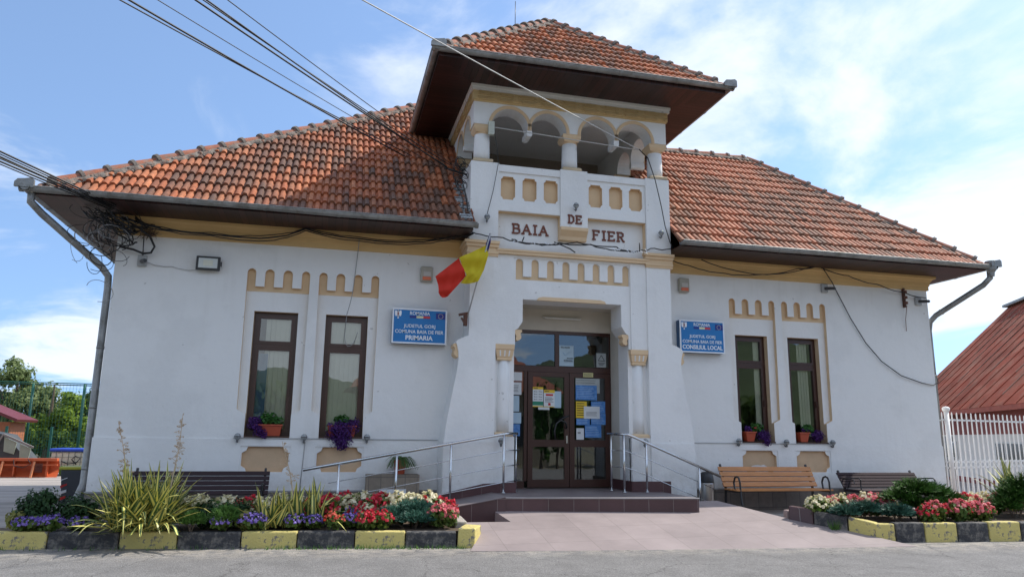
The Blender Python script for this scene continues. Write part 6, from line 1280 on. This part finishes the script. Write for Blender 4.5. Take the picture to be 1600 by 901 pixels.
m = MB(); p = W0+dl*4.0; m.hexa([Vector((v.x, v.y, .3))-nn*.04 for v in (p, p+dl*.9)]+[Vector((v.x, v.y, .3)) for v in (p+dl*.9, p)], [Vector((v.x, v.y, 1.75))-nn*.04 for v in (p, p+dl*.9)]+[Vector((v.x, v.y, 1.75)) for v in (p+dl*.9, p)]); m.obj('house_door', mat('grey_door', (.2, .19, .2), .5), t)

# ------------------------------------------------------------------ trees
TL1 = leafmat('tree_leaf_light', (.13, .21, .02), (.30, .42, .06), .45); TL2 = leafmat('tree_leaf_dark', (.06, .11, .025), (.15, .23, .05), .4); TL3 = leafmat('tree_leaf_grey', (.14, .20, .07), (.32, .38, .16), .45)
def tree(loc, h, blobs, mt, label, n, size, seed, tr=.16, grp=None):
    t = thing('broadleaf_tree', label, 'tree', loc, grp, local=True); q = random.Random(seed); bl = []
    for c, r in blobs:
        for _ in range(9):
            d = Vector((q.gauss(0, 1), q.gauss(0, 1), q.gauss(0, 1))).normalized()*q.uniform(.35, .85); s = q.uniform(.28, .5); bl.append(((c[0]+d.x*r[0], c[1]+d.y*r[1], c[2]+d.z*r[2]), (r[0]*s, r[1]*s, r[2]*s)))
    m = MB(); leafcloud(m, bl, n, size, 1.5, seed, .25); m.obj('crown', mt, t)
    m = MB(); m.tube([(0, 0, -.1), (.05, 0, h*.3), (0, .05, h*.6), (.03, 0, h*.9)], tr, 8, rs=[tr, tr*.8, tr*.5, tr*.15])
    for c, r in bl[::3]: m.tube([(0, 0, h*q.uniform(.25, .5)), (c[0]*.5, c[1]*.5, c[2]*.8), c], tr*.3, 5, rs=[tr*.35, tr*.2, tr*.08])
    m.obj('trunk', BARK, t); return t
tree((-18.7, 27, 0), 5, [((0, 0, 2.9), (1.9, 1.5, 1.5)), ((-.1, 0, 3.95), (1.3, .9, .9)), ((-1.5, 0, 3.2), (1.4, 1.1, 1.3)), ((1.1, 0, 2.9), (1.0, .8, .9)), ((1.9, 0, 2.4), (.8, .8, .8)), ((-.3, 0, 1.4), (1.8, 1.3, 1.2))], TL3, 'tall pale green tree at the far left behind the sports fence', 11000, .13, 1)
tree((-16.3, 24.5, 0), 4, [((-.3, 0, 2.1), (1.3, 1.1, 1.15)), ((1.0, 0, 2.2), (1.1, 1.1, 1.1)), ((.3, 0, 1.0), (2.2, 1.1, 1.0)), ((-1.4, 0, 1.3), (.9, .9, 1.1))], TL1, 'bright yellow green bushy tree in the middle behind the sports fence', 12000, .12, 2)
tree((-15.2, 28, 0), 5, [((0, 0, 3.4), (1.0, 1, 1.0)), ((.8, 0, 4.4), (.9, .9, .8)), ((.2, 0, 2.2), (1.7, 1.3, 1.3)), ((1.6, 0, 3.4), (1.2, 1, 1.3))], TL2, 'darker green tree beside the left downspout', 10000, .13, 3)
tree((-21.6, 29, 0), 5, [((0, 0, 3.0), (1.7, 1.4, 1.7)), ((.6, 0, 1.5), (1.8, 1.4, 1.4))], TL2, 'dark tree partly cut by the left edge of the photo', 5000, .14, 4)
tree((-19.5, 32, 0), 4, [((0, 0, 1.5), (3.4, 2, 1.7)), ((4, 0, 1.5), (3, 2, 1.7))], TL2, 'dark hedge like tree mass low behind the other trees', 9000, .17, 5)
tree((21.9, 16.5, 0), 6, [((0, 0, 4.9), (1.1, 1.2, .9)), ((-.2, 0, 5.7), (.35, .4, .4))], TL1, 'leafy tree showing between the right corner and rusty roof', 2200, .13, 6)
# ------------------------------------------------------------------ left yard
GP = mat('green_fence_paint', (.01, .10, .07), .5, .1)
t = thing('sports_fence', 'tall green wire sports court fence in front of the trees', 'fence', (-14.5, 20, .1))
for x, z, y in ((-17.45, 3.4, 20), (-15.58, 3.4, 20), (-13.74, 3.4, 20.), (-12.1, 3.4, 20)): m = MB(); m.tube([(x, y, 0), (x, y, z)], .055, 8); m.obj('fence_post', GP, t, smooth=True)
m = MB(); 
for z in (3.38, 3.45): m.tube([(-21, 20, z), (-12, 20, z-.03)], .02, 5)
m.obj('top_rail', GP, t)
m = MB()
for k in range(75): x = -21+k*.12; m.bar((x, 20.03, .1), (x, 20.03, 3.4), .007, .007)
for k in range(28): z = .1+k*.12; m.bar((-21, 20.03, z), (-12, 20.03, z), .007, .007)
m.obj('wire_mesh', GP, t)
t = thing('mesh_fence', 'low green mesh fence panel beside the plough', 'fence', (-13, 17, .1)); m = MB()
for k in range(50): x = -15.8+k*.08; m.bar((x, 17, .1), (x, 17, 1.55), .006, .006)
for k in range(15): z = .1+k*.1; m.bar((-15.8, 17, z), (-11.8, 17, z), .006, .006)
m.obj('wire_mesh', GP, t)
for x in (-15.2, -13.78, -12.3): m = MB(); m.box(x-.04, 16.97, 0, x+.04, 17.03, 1.70); m.obj('fence_post', GP, t)
ORG = mat('orange_machine_paint', (.52, .10, .03), .55, .2, 2.5, .1, 20, c2=(.16, .05, .03), f0=.60, f1=.72)
t = thing('snow_plough_blade', 'low orange snow plough blade lying in the left yard', 'plough', (-13.3, 13.5, .12))
m = MB(); n = 8; x0, x1 = -15.4, -12.22
prof = [(.20*math.sin(math.pi*i/n), .13+.58*i/n) for i in range(n+1)]
for d_ in (0, .05): m.add([(x0, 13.2+p+d_, z) for p, z in prof]+[(x1, 13.0+p+d_, z) for p, z in prof], [(i, i+1, n+2+i, n+1+i) for i in range(n)])
m.obj('blade', ORG, t)
m = MB()
for x in (-14.9, -14.4, -13.9, -13.4, -12.9, -12.5): m.box(x-.02, 12.98, .2, x+.02, 13.15, .66)
m.box(x0, 12.93, .64, x1, 13.12, .72); m.box(x0, 12.97, .50, x1, 13.06, .54); m.obj('rib', ORG, t)
for x in (-13.72, -12.86): m = MB(); m.bar((x, 12.8, .1), (x+.03, 12.95, .62), .05, .05); m.box(x-.06, 12.72, .1, x+.06, 12.88, .12); m.obj('support_leg', mat('orange_faded', (.6, .22, .1), .6), t)
m = MB()
for k in range(7): m.bar((-12.78+k*.03, 12.9, .30), (-12.78+k*.03, 12.9, .56), .01, .01)
for k in range(6): m.bar((-12.79, 12.9, .31+k*.05), (-12.59, 12.9, .31+k*.05), .01, .01)
m.obj('grille', BLACKI, t)
m = MB(); m.tube([(-13.4, 12.9, .68), (-13.35, 12.85, .5), (-13.1, 12.85, .44), (-12.9, 12.85, .56), (-13.0, 12.85, .7)], .012, 6); m.obj('hose', BLACKC, t, smooth=True)
t = thing('trailer_cover', 'grey tipped trailer body with pale side panels behind the plough', 'trailer', (-13.7, 14.5, .2)); m = MB()
m.hexa([(-15.0, 14.3, .3), (-13.2, 14.3, .3), (-13.2, 15.3, .3), (-15.0, 15.3, .3)], [(-15.0, 14.3, 1.55), (-14.25, 14.3, 1.42), (-14.25, 15.3, 1.42), (-15.0, 15.3, 1.55)]); m.obj('trailer_body', mat('dark_grey_sheet', (.05, .055, .055), .6, .2), t)
m = MB(); m.bar((-14.25, 14.2, 1.42), (-13.35, 14.2, 1.02), .08, .06); m.bar((-14.25, 14.2, 1.42), (-14.55, 14.2, .75), .06, .05); m.obj('top_rim', mat('rim_grey', (.2, .18, .16), .6), t)
for a_, b_ in ((-14.22, -13.85), (-13.75, -13.42)):
    m = MB(); za, zb = 1.40-(a_+14.25)*.44, 1.40-(b_+14.25)*.44; m.hexa([(a_+.03, 14.22, za-.5), (b_-.05, 14.22, zb-.42), (b_-.05, 14.26, zb-.42), (a_+.03, 14.26, za-.5)], [(a_, 14.22, za-.05), (b_, 14.22, zb-.05), (b_, 14.26, zb-.05), (a_, 14.26, za-.05)]); m.obj('side_panel', mat('pale_olive_panel', (.28, .32, .24), .6, .12), t)
t = thing('garden_hut', 'small hut with a red metal roof cut by the left edge', 'hut', (-17, 18, 0)); m = MB()
m.hexa([(-17.3, 17.0, 2.85), (-14.95, 17.0, 1.85), (-14.95, 19, 1.85), (-17.3, 19, 2.85)], [(-17.3, 17.0, 2.94), (-14.9, 17.0, 1.94), (-14.9, 19, 1.94), (-17.3, 19, 2.94)]); m.hexa([(-17.3, 17.0, 2.85), (-19.6, 17.0, 1.85), (-19.6, 19, 1.85), (-17.3, 19, 2.85)], [(-17.3, 17.0, 2.94), (-19.65, 17.0, 1.94), (-19.65, 19, 1.94), (-17.3, 19, 2.94)]); m.obj('roof', mat('hut_red', (.13, .015, .018), .5, .1), t)
m = MB(); m.box(-19.3, 17.4, 0, -15.25, 18.8, 1.85); m.obj('wall', mat('hut_wood', (.36, .12, .05), .7, .15), t); m = MB(); m.box(-19.0, 17.34, .9, -15.6, 17.4, 1.25); m.obj('opening', mat('hut_white', (.7, .7, .68), .6), t)
t = thing('liquid_tank', 'white caged liquid tank under a blue tarpaulin in the yard', 'tank', (-12, 14, .15)); m = MB(); m.box(-12.75, 14.0, .3, -11.3, 15.1, .90); m.obj('tank_body', mat('milky_plastic', (.66, .62, .48), .5, .1), t, bevel=.05)
m = MB()
for k in range(9): x = -12.77+k*.18; m.bar((x, 13.98, .25), (x, 13.98, .92), .012, .012)
for k in range(5): m.bar((-12.77, 13.96, .28+k*.15), (-11.3, 13.96, .28+k*.15), .012, .012)
m.obj('cage', mat('cage_grey', (.16, .16, .15), .5, metal=.5), t)
m = MB(); m.box(-12.80, 13.95, .905, -11.6, 15.15, 1.0); m.obj('tarpaulin', mat('blue_tarp', (.015, .06, .42), .5, .2, 3), t, bevel=.03)
m = MB(); m.tube([(-12.4, 13.9, .6), (-12.2, 13.88, .52), (-11.95, 13.88, .56), (-11.85, 13.88, .7), (-12.0, 13.88, .76), (-12.1, 13.88, .66), (-11.95, 13.88, .5)], .018, 6); m.obj('hose', BLACKC, t, smooth=True)
t = thing('digger_part', 'yellow machine part beside the blue tarpaulin', 'machine part', (-11.5, 14.2, 1.0)); m = MB(); m.lathe([(.07, .90), (.12, .93), (.13, 1.02), (.08, 1.08)], (-11.5, 14.2, 0), 12); m.obj('yellow_housing', mat('machine_yellow', (.55, .33, .02), .5), t); m = MB(); m.bar((-11.62, 14.1, 1.08), (-11.42, 14.1, 1.14), .06, .05); m.obj('arm', mat('machine_grey', (.3, .27, .24), .6), t)
t = thing('wheelie_bin', 'dark wheeled rubbish bin with a yellow lid behind the left corner', 'bin', (-8.78, 3.2, .15), local=True)
m = MB(); m.hexa([(-.22, -.25, .05), (.22, -.25, .05), (.22, .25, .05), (-.22, .25, .05)], [(-.27, -.32, .68), (.27, -.32, .68), (.27, .3, .68), (-.27, .3, .68)]); m.obj('bin_body', mat('bin_dark', (.035, .04, .05), .5), t, bevel=.02)
m = MB(); m.box(-.30, -.34, .681, .30, .32, .74); m.obj('bin_lid', mat('bin_yellow', (.35, .33, .03), .5), t, bevel=.02)
m = MB()
for k in range(4): m.hexa([(-.245, -.275-.002, .12+k*.11), (-.14, -.275-.002, .16+k*.11), (-.14, -.26, .16+k*.11), (-.245, -.26, .12+k*.11)], [(-.25, -.305-.002*k, .17+k*.11), (-.14, -.305-.002*k, .21+k*.11), (-.14, -.27, .21+k*.11), (-.25, -.27, .17+k*.11)], k % 2)
m.obj('warning_stripes', [mat('stripe_red', (.5, .03, .03), .5), SW], t); m = MB(); m.box(-.28, -.2, 0, -.23, .0, .12); m.box(.23, -.2, 0, .28, .0, .12); m.obj('wheel', BLACKI, t)
m = MB(); q = random.Random(2)
leafcloud(m, [((-11.9+q.uniform(-.4, .4), 13.8, .3), (.25, .2, .2)) for _ in range(3)]+[((-11.2, 13.5, .2), (.3, .2, .12))], 500, .07, 1.5, 2, .2); tag(m.obj('weeds', LITE), 'weeds growing between the plough and the tank', 'weeds')
# ------------------------------------------------------------------ across the street (seen in the glass)
hm = MB(); NX, NY = 40, 10; hv = []
for j in range(NY+1):
    for i in range(NX+1): x, y = -160+i*12, -120-j*14; hv.append((x, y, 34*max(0, math.sin(math.pi*min(1, j/NY*1.6)*.5))*(.72+.28*math.sin(i*.33)+.06*math.sin(i*1.7+j)) if j else -.5))
hm.add(hv, [(j*(NX+1)+i, j*(NX+1)+i+1, (j+1)*(NX+1)+i+1, (j+1)*(NX+1)+i) for j in range(NY) for i in range(NX)])
struct(hm.obj('wooded_hill', mat('hill_green', (.045, .07, .025), .95, .4, .12, .8, 1.5), smooth=True))
t = thing('street_house', 'house with a red tiled roof across the street, mirrored in the door glass', 'house', (3, -26, 0)); m = MB(); m.box(-2.6, -31, 0, 7.6, -25, 3.9); m.obj('wall', mat('house_cream', (.36, .30, .22), .9, .1), t)
m = MB(); m.hexa([(-3.2, -31.6, 3.9), (8.2, -31.6, 3.9), (8.2, -24.4, 3.9), (-3.2, -24.4, 3.9)], [(-.2, -28.1, 6.9), (5.2, -28.1, 6.9), (5.2, -27.9, 6.9), (-.2, -27.9, 6.9)]); m.obj('roof', mat('house_roof', (.30, .09, .05), .7, .2, 6), t)
for x in (-2.0, 1, 5): m = MB(); m.box(x, -25.02, 1, x+1.2, -24.96, 2.6); m.obj('window', mat('dark_pane', (.05, .05, .06), .15), t)
for i, (x, y, h) in enumerate(((-12, -27, 4.5), (-7, -27, 4), (11.5, -26, 4.2), (17, -25, 4), (22, -28, 5))):
    tree((x, y, 0), h, [((0, 0, h*.55), (2.4, 2, h*.42))], TL2, 'dark street tree across the road behind the camera', 1500, .35, 20+i, grp='trees across the street')
for x in (6.2, 7.1): tree((x, -22, 0), 4.6, [((0, 0, 1.6), (.55, .5, 1.4)), ((0, 0, 3.2), (.32, .3, 1.4))], NEED, 'narrow dark conifer across the street mirrored in the door', 1500, .14, int(x*10), .08, 'conifers across the street')
